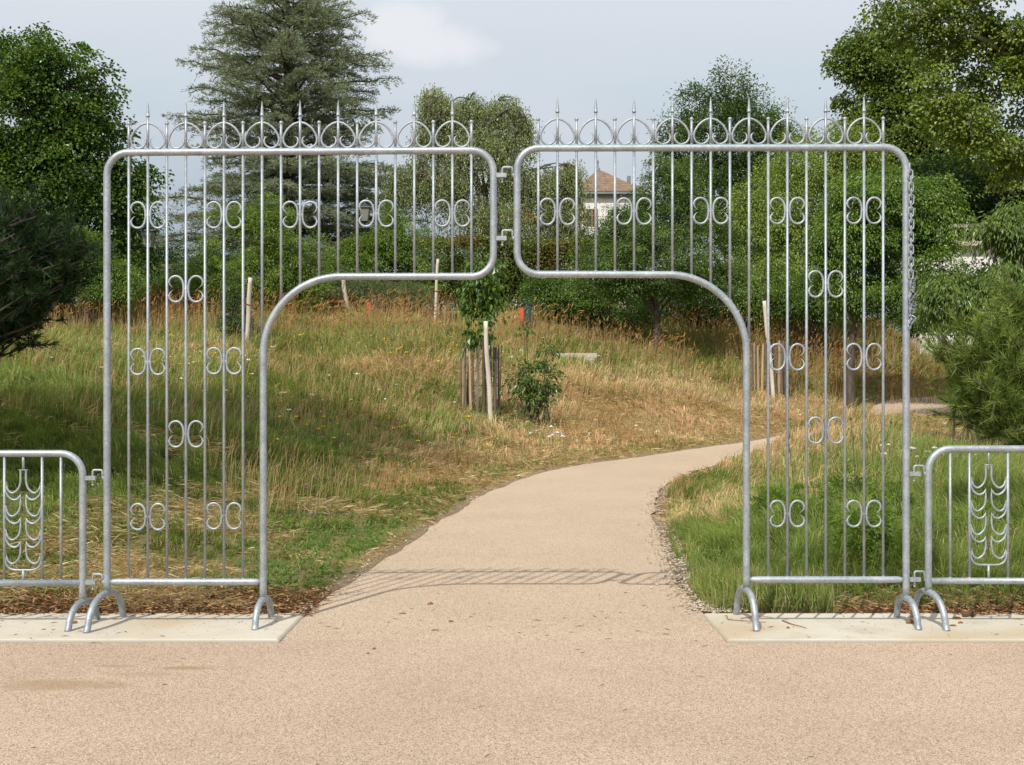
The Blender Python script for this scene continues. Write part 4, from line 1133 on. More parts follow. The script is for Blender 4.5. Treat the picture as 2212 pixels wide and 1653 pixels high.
def grass():
    rng = np.random.default_rng(201)
    mb = MB()
    n = 1500000
    d = 8.75*(52/8.75)**rng.random(n); ang = rng.uniform(-.47, .47, n)*1.0
    x = ang*d; y = d-CAM_D
    # gather blades into tufts whose size grows with the height of the sward
    for cs, pull, sd_ in ((.17, .62, 401), (.55, .30, 402)):
        ix = np.floor(x/cs).astype(np.int64); iy = np.floor(y/cs).astype(np.int64)
        tx = (ix+.15+.7*_h(ix, iy, sd_))*cs; ty = (iy+.15+.7*_h(ix, iy, sd_+7))*cs
        pl = pull*_h(ix, iy, sd_+3)
        x = x+(tx-x)*pl; y = y+(ty-y)*pl
    ix = np.floor(x/.17).astype(np.int64); iy = np.floor(y/.17).astype(np.int64); tuft = _h(ix, iy, 411); tuftc = _h(ix, iy, 412)
    d = y+CAM_D
    sL, sR = path_sd(x, y); o = np.maximum(sL, sR)
    cl = fbm(x*1.4, y*1.4, 41, 3)
    keep = (o > .05+.12*fbm(x*5, y*5, 43)) & (y > .60+.3*(1-fbm(x*1.2, x*0+3, 77))) & (((y > 1.35+.5*(fbm(x*2.2, x*0+3, 78)-.5)) | (rng.random(n) < .14)) | ((x > .8) & (x < 2.0)))
    keep &= (rng.random(n) < .42+.58*sstep(.3, .55, cl))
    keep &= ~((o < .30) & (rng.random(n) > .25+o*2.4))
    x, y, d, sL, sR, o, cl, tuft, tuftc = [q[keep] for q in (x, y, d, sL, sR, o, cl, tuft, tuftc)]
    z = height(x, y)-.01; n = len(x)
    st = straw(x, y)
    left = sL > 0
    edge_ = np.exp(-((o-.55)/.45)**2)*sstep(.38, .55, fbm(x*.9, y*.9, 44, 2))*sstep(40, 20, d)
    st = np.clip(st-.75*edge_, 0, 1)
    h = np.interp(o, [0, .4, 1.0, 2.0, 4, 8], [.04, .09, .14, .17, .27, .34])
    h = np.where(left, h, np.interp(o, [0, .3, .8, 2.0, 6], [.07, .17, .28, .36, .40]))
    near = sstep(18, 11, d)*left
    h = h*(1-.45*near)
    h = h+.16*np.exp(-((x-6.6)/1.6)**2-((d-27)/2.2)**2)
    h = np.where(y < 1.6, np.minimum(h, .10+.10*(y-.4)*(~left+.6)), h)
    h = h*(1-.6*sstep(6.6, 8.2, x)*sstep(16, 22, d)*sstep(38, 35, d))
    mown = np.exp(-((x+6)/3.2)**2-((d-13.5)/4)**2)
    h = h*(1-.35*mown)
    h = h*(.45+1.0*cl)*(.55+.95*tuft)*rng.uniform(.5, 1.35, n)
    w = np.maximum(.0028, .00038*d)*rng.uniform(.6, 1.5, n)
    dry = rng.random(n) < np.clip((st-.5)*1.35+.5+.8*(tuftc-.5), .03, .96)
    g1 = np.array((.105, .165, .028)); g2 = np.array((.255, .325, .07)); s1 = np.array((.48, .34, .155)); s2 = np.array((.78, .585, .33)); s3 = np.array((.62, .335, .165))
    t = rng.random((n, 1))*.6+.4*tuft[:, None]
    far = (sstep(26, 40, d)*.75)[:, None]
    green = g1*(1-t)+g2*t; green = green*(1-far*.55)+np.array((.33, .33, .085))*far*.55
    lush = edge_[:, None]
    green = green*(1-.6*lush)+np.array((.15, .255, .05))*.6*lush
    red = np.exp(-((x-3.5)/4.5)**2-((d-24)/5)**2)
    k = (fbm(x*.7, y*.7, 52)+.38*red > .58)[:, None]
    dryc = np.where(k, s3*(1-t)+s2*t*.92, s1*(1-t)+s2*t)
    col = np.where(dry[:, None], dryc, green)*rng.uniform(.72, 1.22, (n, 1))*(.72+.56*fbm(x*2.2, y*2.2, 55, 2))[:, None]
    # lodged grass: the lean follows slow swirls
    th = 2*pi*1.6*fbm(x*.22, y*.22, 61, 2)+rng.normal(size=n)*.75; l = (.35+1.5*fbm(x*.9, y*.9, 62, 2)*(.5+.5*dry))*rng.uniform(.3, 1.5, n)
    l = l*(1+.8*(h < .12))
    lx = np.cos(th)*l; ly = np.sin(th)*l
    wa = rng.random(n)*pi; wx = np.cos(wa)*w*.5; wy = np.sin(wa)*w*.35
    B = np.stack([x, y, z], -1); ln = np.sqrt(1+l*l)
    m_ = B+np.stack([lx*h*.42, ly*h*.42, h*.72], -1)/ln[:, None]
    tp = B+np.stack([lx*h*1.15, ly*h*1.15, h*(.98-.30*np.minimum(l, 1.8))], -1)/ln[:, None]
    wv = np.stack([wx, wy, 0*wx], -1)
    V = np.stack([B-wv, B+wv, m_+wv*.85, m_-wv*.85, tp], 1).reshape(-1, 3)
    i = np.arange(n)[:, None]*5
    T = np.stack([i+np.array([0, 1, 2]), i+np.array([0, 2, 3]), i+np.array([3, 2, 4])], 1).reshape(-1, 3)
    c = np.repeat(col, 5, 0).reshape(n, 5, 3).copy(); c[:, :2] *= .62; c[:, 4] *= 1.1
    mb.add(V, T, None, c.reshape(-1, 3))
    # thatch: dead stems lying flat between the tufts, and long stray green arcs
    n = 240000
    d = 8.9*(34/8.9)**rng.random(n); x = rng.uniform(-.47, .47, n)*d; y = d-CAM_D; sL, sR = path_sd(x, y); o = np.maximum(sL, sR)
    k = (o > .12) & (y > .7) & (fbm(x*1.3, y*1.3, 81, 3)+.35*(straw(x, y)-.4) > .47+.06*rng.random(n)); x, y, d, o = x[k], y[k], d[k], o[k]; n = len(x)
    th = 2*pi*1.6*fbm(x*.5, y*.5, 82, 2)+rng.normal(size=n)*.8
    A = np.stack([np.cos(th), np.sin(th), rng.normal(size=n)*.28], -1); t = rng.random((n, 1))
    z = height(x, y)+rng.uniform(.01, .09, n)*np.interp(o, [0, 2, 5], [.4, 1, 2.2])
    leaves(mb, np.stack([x, y, z], -1), A, rng.normal(size=(n, 3))*.4+np.array([0, -.3, 1.]), rng.uniform(.04, .15, n)*np.interp(d, [9, 24], [1, 2.2]), np.maximum(.0016, .00028*d)*rng.uniform(.6, 1.3, n), (np.array((.42, .31, .14))*(1-t)+np.array((.80, .66, .40))*t)*rng.uniform(.7, 1.1, (n, 1)), .1)
    # broad little leaves of clover, plantain and thistle between the blades
    n = 90000
    d = 8.9*(30/8.9)**rng.random(n); x = rng.uniform(-.47, .47, n)*d; y = d-CAM_D; sL, sR = path_sd(x, y); o = np.maximum(sL, sR)
    k = (o > .2) & (y > .8) & (fbm(x*1.1, y*1.1, 71, 3) > .5) & (straw(x, y)*.8 < rng.random(n)); x, y, d, o = x[k], y[k], d[k], o[k]; n = len(x)
    hz = rng.uniform(.02, .12, n)*np.interp(o, [0, 3, 6], [.6, 1, 1.8])
    L_ = rng.uniform(.015, .045, n)*np.interp(d, [9, 30], [1, 1.8])
    t = rng.random((n, 1)); leaves(mb, np.stack([x, y, height(x, y)+hz], -1), rng.normal(size=(n, 3))+np.array([0, -.2, .3]), rng.normal(size=(n, 3))*.5+np.array([0, -.2, 1.]), L_, L_*.5, (np.array((.09, .15, .03))*(1-t)+np.array((.20, .29, .06))*t))
    # tall seeding stalks
    n = 26000
    d = 14*(51/14)**rng.random(n); x = rng.uniform(-.47, .47, n)*d; y = d-CAM_D
    sL, sR = path_sd(x, y); o = np.maximum(sL, sR)
    k = (o > 1.2) & (fbm(x*.6, y*.6, 91) > .42) & ((sL > 0) | (rng.random(n) < .35)) & (np.exp(-((x+6)/3)**2-((d-14)/4)**2) < .4)
    x, y, d, o = x[k], y[k], d[k], o[k]; n = len(x); z = height(x, y)
    h = rng.uniform(.4, .85, n)*np.interp(o, [1, 4], [.6, 1])
    t = rng.random((n, 1)); col = np.array((.42, .27, .11))*(1-t)+np.array((.58, .44, .23))*t
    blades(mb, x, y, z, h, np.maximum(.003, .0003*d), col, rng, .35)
    mb.build('grass', M['grass'], smooth=False, kind='stuff', label='tall meadow grass, straw coloured and green, on both sides of the path', cat='grass')
    # seed heads at the top of ridge stalks
    mb = MB(); n = 9000
    d = rng.uniform(38, 51, n); x = rng.uniform(-.45, .45, n)*d; y = d-CAM_D; z = height(x, y)
    k = fbm(x*.5, y*.2, 95) > .4; x, y, d, z = x[k], y[k], d[k], z[k]; n = len(x)
    h = rng.uniform(.5, 1.05, n)
    C = np.stack([x+rng.normal(size=n)*.1, y, z+h], -1)
    leaves(mb, C, rng.normal(size=(n, 3))*.5+np.array([.5, 0, .8]), rng.normal(size=(n, 3)), .20, .035, np.array((.36, .2, .07))*rng.uniform(.7, 1.5, (n, 1)))
    mb.add(np.stack([np.stack([x, y, z], -1), np.stack([x+.018, y, z], -1), C], 1).reshape(-1, 3), np.arange(n*3).reshape(-1, 3), None, np.tile(np.array((.36, .24, .1)), (n*3, 1)))
    mb.build('seeding_grass', M['grass'], smooth=False, kind='stuff', label='orange brown grass seed heads standing along the top of the meadow', cat='grass')
grass()

# tussocks by the slab, right
def tussock():
    rng = np.random.default_rng(205); mb = MB(); n = 11000
    cx = np.concatenate([rng.normal(1.62, .22, n//2), rng.normal(2.1, .35, n//2)]); cy = np.concatenate([rng.normal(1.25, .35, n//2), rng.normal(1.15, .3, n//2)])
    k = (cy > .55) & (path_sd(cx, cy)[1] > .05) & ((cx < 2.2) | (cy > 1.5)); cx, cy = cx[k], cy[k]; n = len(cx)
    t = rng.random((n, 1)); col = np.array((.13, .20, .04))*(1-t)+np.array((.34, .40, .11))*t; col[rng.random(n) < .2] = (.5, .4, .2)
    blades(mb, cx, cy, height(cx, cy), rng.uniform(.08, .30, n), .0055, col, rng, .8, (-.1, -.2))
    mb.build('tussock_grass', M['grass'], smooth=False, kind='stuff', label='lush green grass tussock beside the inner leg of the right gate panel', cat='grass')
tussock()

# wild flowers
def flowers():
    rng = np.random.default_rng(207)
    def patch(name, label, pts, n, size, col, hh, stem=True):
        mb = MB(); C = []
        for (px, d, rx, rd) in pts:
            x = (px-1106)/F*d+rng.normal(size=n)*rx; y = d-CAM_D+rng.normal(size=n)*rd
            z = height(x, y)+rng.uniform(hh[0], hh[1], n); C.append(np.stack([x, y, z], -1))
        C = np.vstack(C); a_, b_ = path_sd(C[:, 0], C[:, 1]); C = C[np.maximum(a_, b_) > .5]; m = len(C); s = size*rng.uniform(.6, 1.3, m)
        for q in range(3):
            a = rng.random(m)*6.28
            leaves(mb, C, np.stack([np.cos(a), np.sin(a), .2+0*a], -1), np.tile(np.array([0, -.5, 1.]), (m, 1))+rng.normal(size=(m, 3))*.3, s, s, np.tile(np.array(col), (m, 1))*rng.uniform(.8, 1.15, (m, 1)))
        mb.add(np.stack([C, C+[.006, 0, 0], C-np.array([0, 0, .25])], 1).reshape(-1, 3), np.arange(m*3).reshape(-1, 3), None, np.tile(np.array((.10, .15, .04)), (m*3, 1)))
        mb.build(name, M['petal'], smooth=False, kind='stuff', label=label, cat='flowers')
    patch('yellow_flowers', 'tiny yellow meadow flowers scattered in the grass', [(900, 36, 1.2, 1.5), (1000, 35, 1, 1), (620, 34, 1.6, 2), (420, 30, 1.0, 1.5), (1610, 28, .35, .5), (1330, 40, 3, 2), (700, 22, 1.5, 2)], 34, .05, (.75, .55, .04), (.25, .5))
    patch('white_flowers', 'white umbel flowers dotted over the meadow', [(1240, 25, .5, .3), (860, 26, 2, 2), (1990, 20, .35, .3), (1560, 27, 1.5, 1.0), (500, 28, 2, 3), (1450, 36, 3, 2)], 13, .06, (.78, .78, .72), (.3, .5))
    patch('purple_flowers', 'small purple flowers on the green bank at right and in the shade at left', [(2060, 14, .6, 1.3), (1850, 14, .5, 1.2), (2160, 12, .4, 1.0), (300, 15, 1.3, 1.6)], 60, .018, (.42, .18, .42), (.15, .34))
    b = on_ground(985, 23.5)
    root = empty('poppy', b, 'single red poppy in the straw below the central stake', 'flower')
    c = b+[0, 0, .36]; mb = MB()
    for a in np.linspace(0, 6.28, 5)[:-1]:
        leaves(mb, c[None], np.array([[cos(a), sin(a), .35]]), np.array([[0, 0, 1.]]), .07, .08, np.array([[.85, .07, .02]]))
    mb.build('petal', M['petal'], root, smooth=False); MB().tube([b, c], .004, 5).build('stem', M['wire'], root)
flowers()

# tall dark weed stalks on the right bank
def stalks():
    rng = np.random.default_rng(209)
    for k, (p0, p1, d) in enumerate((((1740, 1010), (1700, 925), 12.5), ((1850, 1075), (1785, 960), 12.0), ((1835, 1085), (1838, 905), 12.0), ((1900, 1080), (1925, 912), 12.2), ((1935, 1060), (1950, 1000), 12))):
        b = on_ground(p0[0], d); t = W(p1[0], p1[1], d)
        mb = MB(); P = catmull([b, (b+t)/2+rng.normal(size=3)*.04, t], 5); mb.tube(P, np.linspace(.004, .002, len(P)), 5)
        mb.sphere(t, .011, 7, 5, (1, 1, 1.3))
        for j in range(5):
            q = P[rng.integers(2, len(P)-1)]; e = q+np.array([rng.normal()*.07, rng.normal()*.05, .12]); mb.tube([q, (q+e)/2+[0, 0, .02], e], [.002, .0016, .001], 4)
        o = mb.build('weed_stalk', M['bark'], None, tuple(b)); lab = ['short dark weed stalk nearest the inner bars of the right gate panel', 'dark weed stalk leaning left behind the right gate panel', 'upright dark weed stalk in the middle of the right gate panel', 'dark weed stalk leaning right beside the outer bars of the right gate panel', 'small dark weed stalk next to the right outer gate post'][k]
        setp(o, lab, 'weed stalk', 'dark weed stalks behind the right gate panel')
stalks()

# ------------------------------------------------------------------ mulch, gravel, litter
def chips_layer():
    rng = np.random.default_rng(301)
    mb = MB(); n = 30000
    x = np.concatenate([rng.uniform(-6.5, -1.0, n*5//9), rng.uniform(2.1, 6.5, n*4//9)]); n = len(x)
    y = .36+rng.random(n)**1.2*1.35
    w_ = fbm(x*2.5, y*2.5, 303)
    k = ((x < 0) & (y < 1.15+.7*w_) & (path_sd(x, y)[0] > -.25+.35*rng.random(n))) | ((x > 2.1+.5*rng.random(n)) & (y < 1.15+.7*w_))
    k &= (y > .47-.12*rng.random(n)*(fbm(x*4, x*0, 7) > .45))
    x, y = x[k], y[k]; n = len(x)
    z = np.where(y < .47, .004, height(x, y)+.01+rng.random(n)*.03)
    C = np.stack([x, y, z], -1); a = rng.random(n)*6.28
    A = np.stack([np.cos(a), np.sin(a), rng.normal(size=n)*.22], -1); Nn = rng.normal(size=(n, 3))*.5+np.array([0, -.2, 1])
    t = rng.random((n, 1))**1.6; col = np.array((.10, .05, .022))*(1-t)+np.array((.50, .31, .16))*t
    L = rng.uniform(.02, .085, n)
    leaves(mb, C, A, Nn, L, rng.uniform(.004, .016, n), col, .1)
    mb.build('wood_mulch', M['chips'], smooth=False, kind='stuff', label='red brown wood chip mulch behind both concrete slabs', cat='mulch')
    # gravel along the path edges
    mb = MB(); n = 3600
    i = rng.integers(3, 62, n); i = (i*rng.random(n)**.4).astype(int)
    P = ER[i]+(ER[i+1]-ER[i])*rng.random((n, 1)); tn = unit(ER[i+1]-ER[i]); nr = np.stack([tn[:, 1], -tn[:, 0]], -1)
    q = P+nr*(rng.normal(size=n)*.10+.10)[:, None]
    m = 260; i = rng.integers(0, 60, m); P2 = EL[i]+(EL[i+1]-EL[i])*rng.random((m, 1)); t2 = unit(EL[i+1]-EL[i]); q2 = P2+np.stack([-t2[:, 1], t2[:, 0]], -1)*(rng.normal(size=m)*.05+.05)[:, None]
    q = np.vstack([q, q2]); q = q[q[:, 1] > .1]
    z = base(q[:, 1]+CAM_D)-.012+.012*rng.random(len(q))
    c0 = np.hstack([q, z[:, None]]); s = rng.uniform(.004, .013, len(q))[:, None]
    oct_ = np.array([[1, 0, 0], [0, 1, 0], [-1, 0, 0], [0, -1, 0], [0, 0, .7], [0, 0, -.7]])
    V = (c0[:, None]+oct_[None]*s[:, :, None]*rng.uniform(.6, 1.5, (len(q), 6, 1)))
    T = np.array([[0, 1, 4], [1, 2, 4], [2, 3, 4], [3, 0, 4], [1, 0, 5], [2, 1, 5], [3, 2, 5], [0, 3, 5]])
    TT = (np.arange(len(q))[:, None, None]*6+T[None]).reshape(-1, 3)
    t = rng.random((len(q), 1)); col = np.array((.30, .235, .165))*(1-t)+np.array((.60, .52, .41))*t
    mb.add(V.reshape(-1, 3), TT, None, np.repeat(col, 6, 0))
    mb.build('gravel', M['chips'], smooth=False, kind='stuff', label='loose gravel along the edges of the path', cat='gravel')
    # fine bark litter over slab and asphalt
    mb = MB(); n = 1500
    x = rng.uniform(-4.2, 4.2, n); y = np.where(rng.random(n) < .6, rng.normal(.1, .45, n), rng.uniform(-3.6, 2.5, n))
    k = (y < .47) | (abs(x) < 1.0); x, y = x[k], y[k]; n = len(x)
    ons = (abs(y+.02) < .49) & ((x < -1.37) | (x > 1.26))
    z = np.where(ons, .003, base(y+CAM_D)-.012); a = rng.random(n)*6.28
    t = rng.random((n, 1)); L = np.where(rng.random(n) < .12, rng.uniform(.03, .07, n), rng.uniform(.004, .018, n))
    leaves(mb, np.stack([x, y, z], -1), np.stack([np.cos(a), np.sin(a), 0*a+.1], -1), np.tile(np.array([0, 0, 1.]), (n, 1)), L, rng.uniform(.002, .005, n), np.array((.07, .035, .015))*(1-t)+np.array((.30, .16, .08))*t, .3)
    mb.build('bark_crumbs', M['chips'], smooth=False, kind='stuff', label='crumbs of bark and pine needles strewn on slab and asphalt', cat='litter')
chips_layer()

def litter():
    rng = np.random.default_rng(311)
    def pt(px, py, z=0.0):
        d = (EYE-z)*F/(py-870); return np.array([(px-1106)/F*d, d-CAM_D, z])
    def cone(px, py, label, r=.02):
        c = pt(px, py, 0)+[0, 0, r*.8]; mb = MB()
        mb.sphere(c, r*.72, 12, 9, (1.3, 1, 1))
        for i in range(9):
            for j in range(9):
                ph = i/9*pi; th = j*2*pi/9+i*.35
                nrm = np.array([cos(ph), sin(ph)*cos(th), sin(ph)*sin(th)])
                mb.sphere(c+nrm*r*np.array([1.15, .8, .8])*.95, r*.2, 5, 3, (1, 1, .7))
        mb.build('pine_cone', M['cone'], None, tuple(c), label=label, cat='pine cone', group='pine cones on the slabs')
    cone(2085, 1333, 'left one of two pine cones lying on the mulch edge of the right slab'); cone(2100, 1332, 'right one of two pine cones lying on the mulch edge of the right slab', .022) if False else None
    cone(2086*1.0-0, 1333, '') if False else None
    cone(2100, 1332, 'right one of two pine cones lying on the mulch edge of the right slab', .022)
    cone(2284/1.0*.0+2288*.0+2283*.0+2284*.8607*1.0, 1341, 'pine cone behind the foot of the right barrier', .02) if False else None
    def piece(px, py, L, wd, ang, label, z=0.0, mat='barkpiece', h=.010):
        c = pt(px, py, z); mb = MB(); n = 6
        t = np.linspace(-.5, .5, n); P = np.stack([cos(ang)*t*L, sin(ang)*t*L, h*.6+.25*h*np.cos(t*5)], -1)+c+rng.normal(size=(n, 3))*.0015
        mb.tube(P, [wd*.2, wd*.48, wd*.5, wd*.46, wd*.4, wd*.15], 7)
        o = mb.build('bark_piece', M[mat], None, tuple(c), smooth=False, label=label, cat='bark piece', group='bark pieces lying by the gate')
    # px here in view pixels
    piece(1966, 1347, .055, .03, .2, 'rounded brown lump on the right slab left of the barrier foot', h=.018)
    piece(2067, 1338, .055, .018, -.1, 'large reddish bark piece between the two feet at right, the uppermost of three', h=.012)
    piece(2075, 1347, .035, .012, 0, 'small bark piece between the two feet at right, the middle of three')
    piece(2058, 1353, .045, .012, -.15, 'flat bark piece between the two feet at right, the lowest of three')
    piece(1702, 1358, .016, .012, 0, 'tiny dark bud on the right slab near the inner leg', h=.01)
    piece(1683, 1374, .028, .012, .1, 'dark bark crumb on the asphalt in front of the right slab', -.02)
    piece(930, 1307, .045, .022, .5, 'curled brown bark lump on the path below the gate shadow', -.016, h=.014)
    piece(870, 1327, .05, .012, .1, 'thin bark strip at the left edge of the path', -.016)
    piece(975, 1344, .045, .012, -.7, 'reddish bark curl on the path under the left arch', -.016)
    piece(940, 1363, .05, .008, .05, 'straight bark sliver lying below the reddish curl', -.016)
    piece(1140, 1074, .04, .03, 0, 'small dark stone alone on the path', base(17)-.01, 'bark', .02)
    piece(808, 1653-250, .02, .012, .3, 'small brown crumb on the asphalt left of the middle', -.02)
    piece(795, 1668-255, .02, .008, -.5, 'small curved twig crumb on the asphalt', -.02)
    piece(160, 1347, .04, .02, .3, 'dark curled leaf scrap beside the left barrier foot', h=.012)
    def twig(pts, r, label, z=.006):
        P = [pt(a, b, z) for a, b in pts]
        MB().tube(catmull(P, 4), np.linspace(r, r*.5, (len(P)-1)*4+1), 6).build('twig', M['barkpiece'], None, tuple(P[0]), label=label, cat='twig', group='twigs on the right slab')
    twig([(1570, 1330), (1575, 1338), (1620, 1342), (1642, 1344), (1655, 1344)], .0035, 'long bent twig lying at the left end of the right slab')
    twig([(1690, 1340), (1710, 1348), (1730, 1353), (1742, 1357)], .004, 'dark forked twig pointing right on the right slab')
    twig([(1600, 1336), (1640, 1331), (1668, 1334)], .003, 'thin twig along the mulch edge beside the inner leg')
litter()

# ------------------------------------------------------------------ lamps, bins, stone, buildings
LG = 'dark lamp posts with square lanterns'
def lamp(label, px, d, top_py):
    b = on_ground(px, d); zt = W(0, top_py, d)[2]; root = empty('street_lamp', b, label, 'lamp post', LG)
    x, y, z = b; s = 1.0
    mb = MB(); mb.lathe((x, y, z), [(0.001, -.2), (.085, -.2), (.085, .5), (.06, .56), (.05, .6), (.04, zt-z-.95), (.055, zt-z-.93), (.03, zt-z-.88), (.03, zt-z-.78)], 12); mb.build('pole', M['darkmetal'], root)
    def fr(z0, a0, z1, a1):
        V = [(x+sx*a, y+sy*a, zz) for zz, a in ((z0, a0), (z1, a1)) for sx, sy in ((-1, -1), (1, -1), (1, 1), (-1, 1))]
        return V, [(0, 1, 5, 4), (1, 2, 6, 5), (2, 3, 7, 6), (3, 0, 4, 7), (0, 3, 2, 1), (4, 5, 6, 7)]
    mb = MB(); mb.add(*[fr(zt-.76, .12, zt-.27, .185)[0], None, fr(0, 1, 1, 1)[1]]); ln = mb.build('lantern_glass', M['lampglass'], root, smooth=False)
    mb = MB()
    for a in (-1, 1):
        for c in (-1, 1): mb.tube([(x+a*.122, y+c*.122, zt-.77), (x+a*.188, y+c*.188, zt-.26)], .011, 5)
    mb.add(fr(zt-.80, .09, zt-.762, .135)[0], None, fr(0, 1, 1, 1)[1])
    mb.build('lantern_frame', M['darkmetal'], root, smooth=False)
    mb = MB(); mb.add(fr(zt-.258, .235, zt-.22, .225)[0], None, fr(0, 1, 1, 1)[1]); mb.add(fr(zt-.219, .2, zt-.10, .07)[0], None, fr(0, 1, 1, 1)[1])
    mb.lathe((x, y, zt-.10), [(.06, 0), (.05, .04), (.02, .06), (.03, .08), (.001, .1)], 10); mb.build('lantern_cap', M['darkmetal'], root, smooth=False)
lamp('dark lamp post with pale square lantern seen through the left gate panel', 788, 50, 435)
lamp('dark lamp post half hidden by the maple, left of the tall bars', 320, 42, 483)
lamp('dark lamp post among the leaves at the right edge', 2168, 30, 470)

def bin_(label, px, d, k=1.0):
    b = on_ground(px, d); root = empty('litter_bin', b, label, 'litter bin', 'red and green litter bins'); x, y, z = b
    MB().tube([(x+.05, y, z-.1), (x+.05, y, z+.5)], .03, 8).build('post', M['darkmetal'], root)
    MB().box((x+.09*k, y, z+.66*k), (.30*k, .30*k, .60*k)).build('body', M['bingreen'], root, smooth=False)
    MB().box((x-.145*k, y-.02, z+.62*k), (.18*k, .3*k, .52*k)).build('liner', M['binred'], root, smooth=False)
    MB().box((x-.06*k, y-.0, z+.975*k), (.16*k, .26*k, .10*k)).build('opening', M['black'], root, smooth=False)
    MB().box((x+.02*k, y, z+1.08*k), (.56*k, .40*k, .035*k), tilt=('y', radians(15))).build('lid', M['bingreen'], root, smooth=False)
bin_('red and green litter bin in the grass right of the gate gap', 1134, find_d(1134, 652, 1.0, 34), .88)
bin_('red and green litter bin beside the lamp post left of the centre', 804, find_d(804, 641, .85, 36), .74)

MB().box((0, 0, -.12), (1.05, .42, .40)).build('stone_slab', M['stone'], None, (0, 0, 0), smooth=False)
o = bpy.data.objects['stone_slab']; dd = find_d(1250, 763, .30); p = W(1250, 763, dd); o.location = (p[0], p[1]+.2, p[2]-.08); setp(o, 'low pale stone block half buried in the grass right of the central bush', 'stone block')
MB().box((0, 0, 0), (.9, .3, .1)).build('plank_bench', M['strap'], None, (0, 0, 0), smooth=False)
o = bpy.data.objects['plank_bench']; dd = find_d(716, 652, .6, 36); p = W(716, 652, dd); o.location = (p[0], p[1], p[2]); setp(o, 'small rust brown plank lying at the hedge foot left of the lamp post', 'plank')

def house():
    d = 88; k = d/F; c = W(1312, 870, d); x, y = c[0], c[1]+3
    zb = gz(x, y); ze = W(0, 408, d)[2]; za = W(0, 350, d)[2]
    root = empty('villa', (x, y, zb), 'white villa with brown tiled pyramid roof seen through the right gate panel', 'house')
    xa = W(1297, 0, d)[0]; xl = W(1243, 0, d)[0]; xr = W(1398, 0, d)[0]; e = (xr-xl)/2; hw = e-.5; x = (xl+xr)/2
    MB().box((x, y, (zb-1+ze)/2), (2*hw, 2*hw, ze-zb+1)).build('wall', M['render'], root, smooth=False)
    V = [(xl, y-e, ze-.05), (xr, y-e, ze-.05), (xr, y+e, ze-.05), (xl, y+e, ze-.05), (xa, y-.3, za), (xa+.5, y+.6, za-.02)]
    mb = MB(); mb.add(V, [(1, 5, 4), (1, 2, 5), (0, 4, 3)], [(2, 3, 4, 5)]).add([V[0], V[1], V[4]], [(0, 1, 2)]); mb.build('roof', M['tiles'], root, smooth=False)
    MB().box((x, y, ze-.14), (2*e-.06, 2*e-.06, .17)).build('eaves', M['zinc'], root, smooth=False)
    MB().box((x, y-.05, ze-.33), (2*hw+.3, 2*hw+.3, .2)).build('cornice', M['zinc'], root, smooth=False)
    mb = MB(); mb.lathe((xa, y-.3, za-.12), [(.16, 0), (.16, .18), (.06, .26), (.05, .55), (.09, .62), (.02, .75), (.001, 1.0)], 10); mb.build('finial', M['zinc'], root)
    MB().box((x+1.35, y-.9, ze+.95), (.25, .25, .5)).build('vent', M['zinc'], root, smooth=False)
    wx, wz = W(1281, 466, d-0)[0], W(0, 466, d)[2]; fy = y-hw
    w = MB().box((wx, fy-.01, wz), (.95, .06, 1.35)).build('window', M['render'], root, smooth=False)
    MB().box((wx, fy-.045, wz), (.78, .02, 1.18)).build('pane', M['pane'], w, smooth=False)
    mb = MB(); mb.box((wx, fy-.065, wz), (.07, .02, 1.16)); mb.box((wx, fy-.068, wz+.15), (.76, .02, .05))
    for s in (-1, 1): mb.box((wx+s*.37, fy-.066, wz), (.06, .022, 1.16))
    mb.build('sash', M['woodframe'], w, smooth=False)
    # lower wing with sloping grey roof to the left
    mb = MB(); zl = W(0, 500, d)[2]; zr = W(0, 418, d)[2]
    MB().box((x-hw-1.9, y+.5, (zb-1+zl)/2), (3.76, 3, zl-zb+1)).build('wing_wall', M['render'], root, smooth=False)
    V = [(x-hw-4.2, y-1.3, zl-.3), (x-hw-.02, y-1.3, zr), (x-hw-.02, y+2.4, zr), (x-hw-4.2, y+2.4, zl-.3)]
    V += [(a, b, c_-.15) for a, b, c_ in V]
    mb.add(V, None, [(0, 1, 2, 3), (4, 7, 6, 5), (0, 4, 5, 1), (1, 5, 6, 2), (2, 6, 7, 3), (3, 7, 4, 0)]); mb.build('wing_roof', M['zinc'], root, smooth=False)
house()
def small_house():
    d = 100; c = W(1105, 870, d); x, y = c[0], c[1]; zb = gz(x, y); ze = W(0, 478, d)[2]
    root = empty('distant_house', (x, y, zb), 'distant white house with red roof barely visible behind the birch', 'house')
    MB().box((x, y+2, (zb+ze)/2), (3.4, 4, ze-zb)).build('wall', M['render'], root, smooth=False)
    zt = W(0, 440, d)[2]
    mb = MB(); mb.add([(x-2, y-.3, ze), (x+2, y-.3, ze), (x+2, y+4.3, ze), (x-2, y+4.3, ze), (x-1, y+2, zt), (x+1, y+2, zt)], [(0, 4, 3), (1, 2, 5)], [(0, 1, 5, 4), (2, 3, 4, 5)])
    mb.build('roof', M['binred'], root, smooth=False)
small_house()
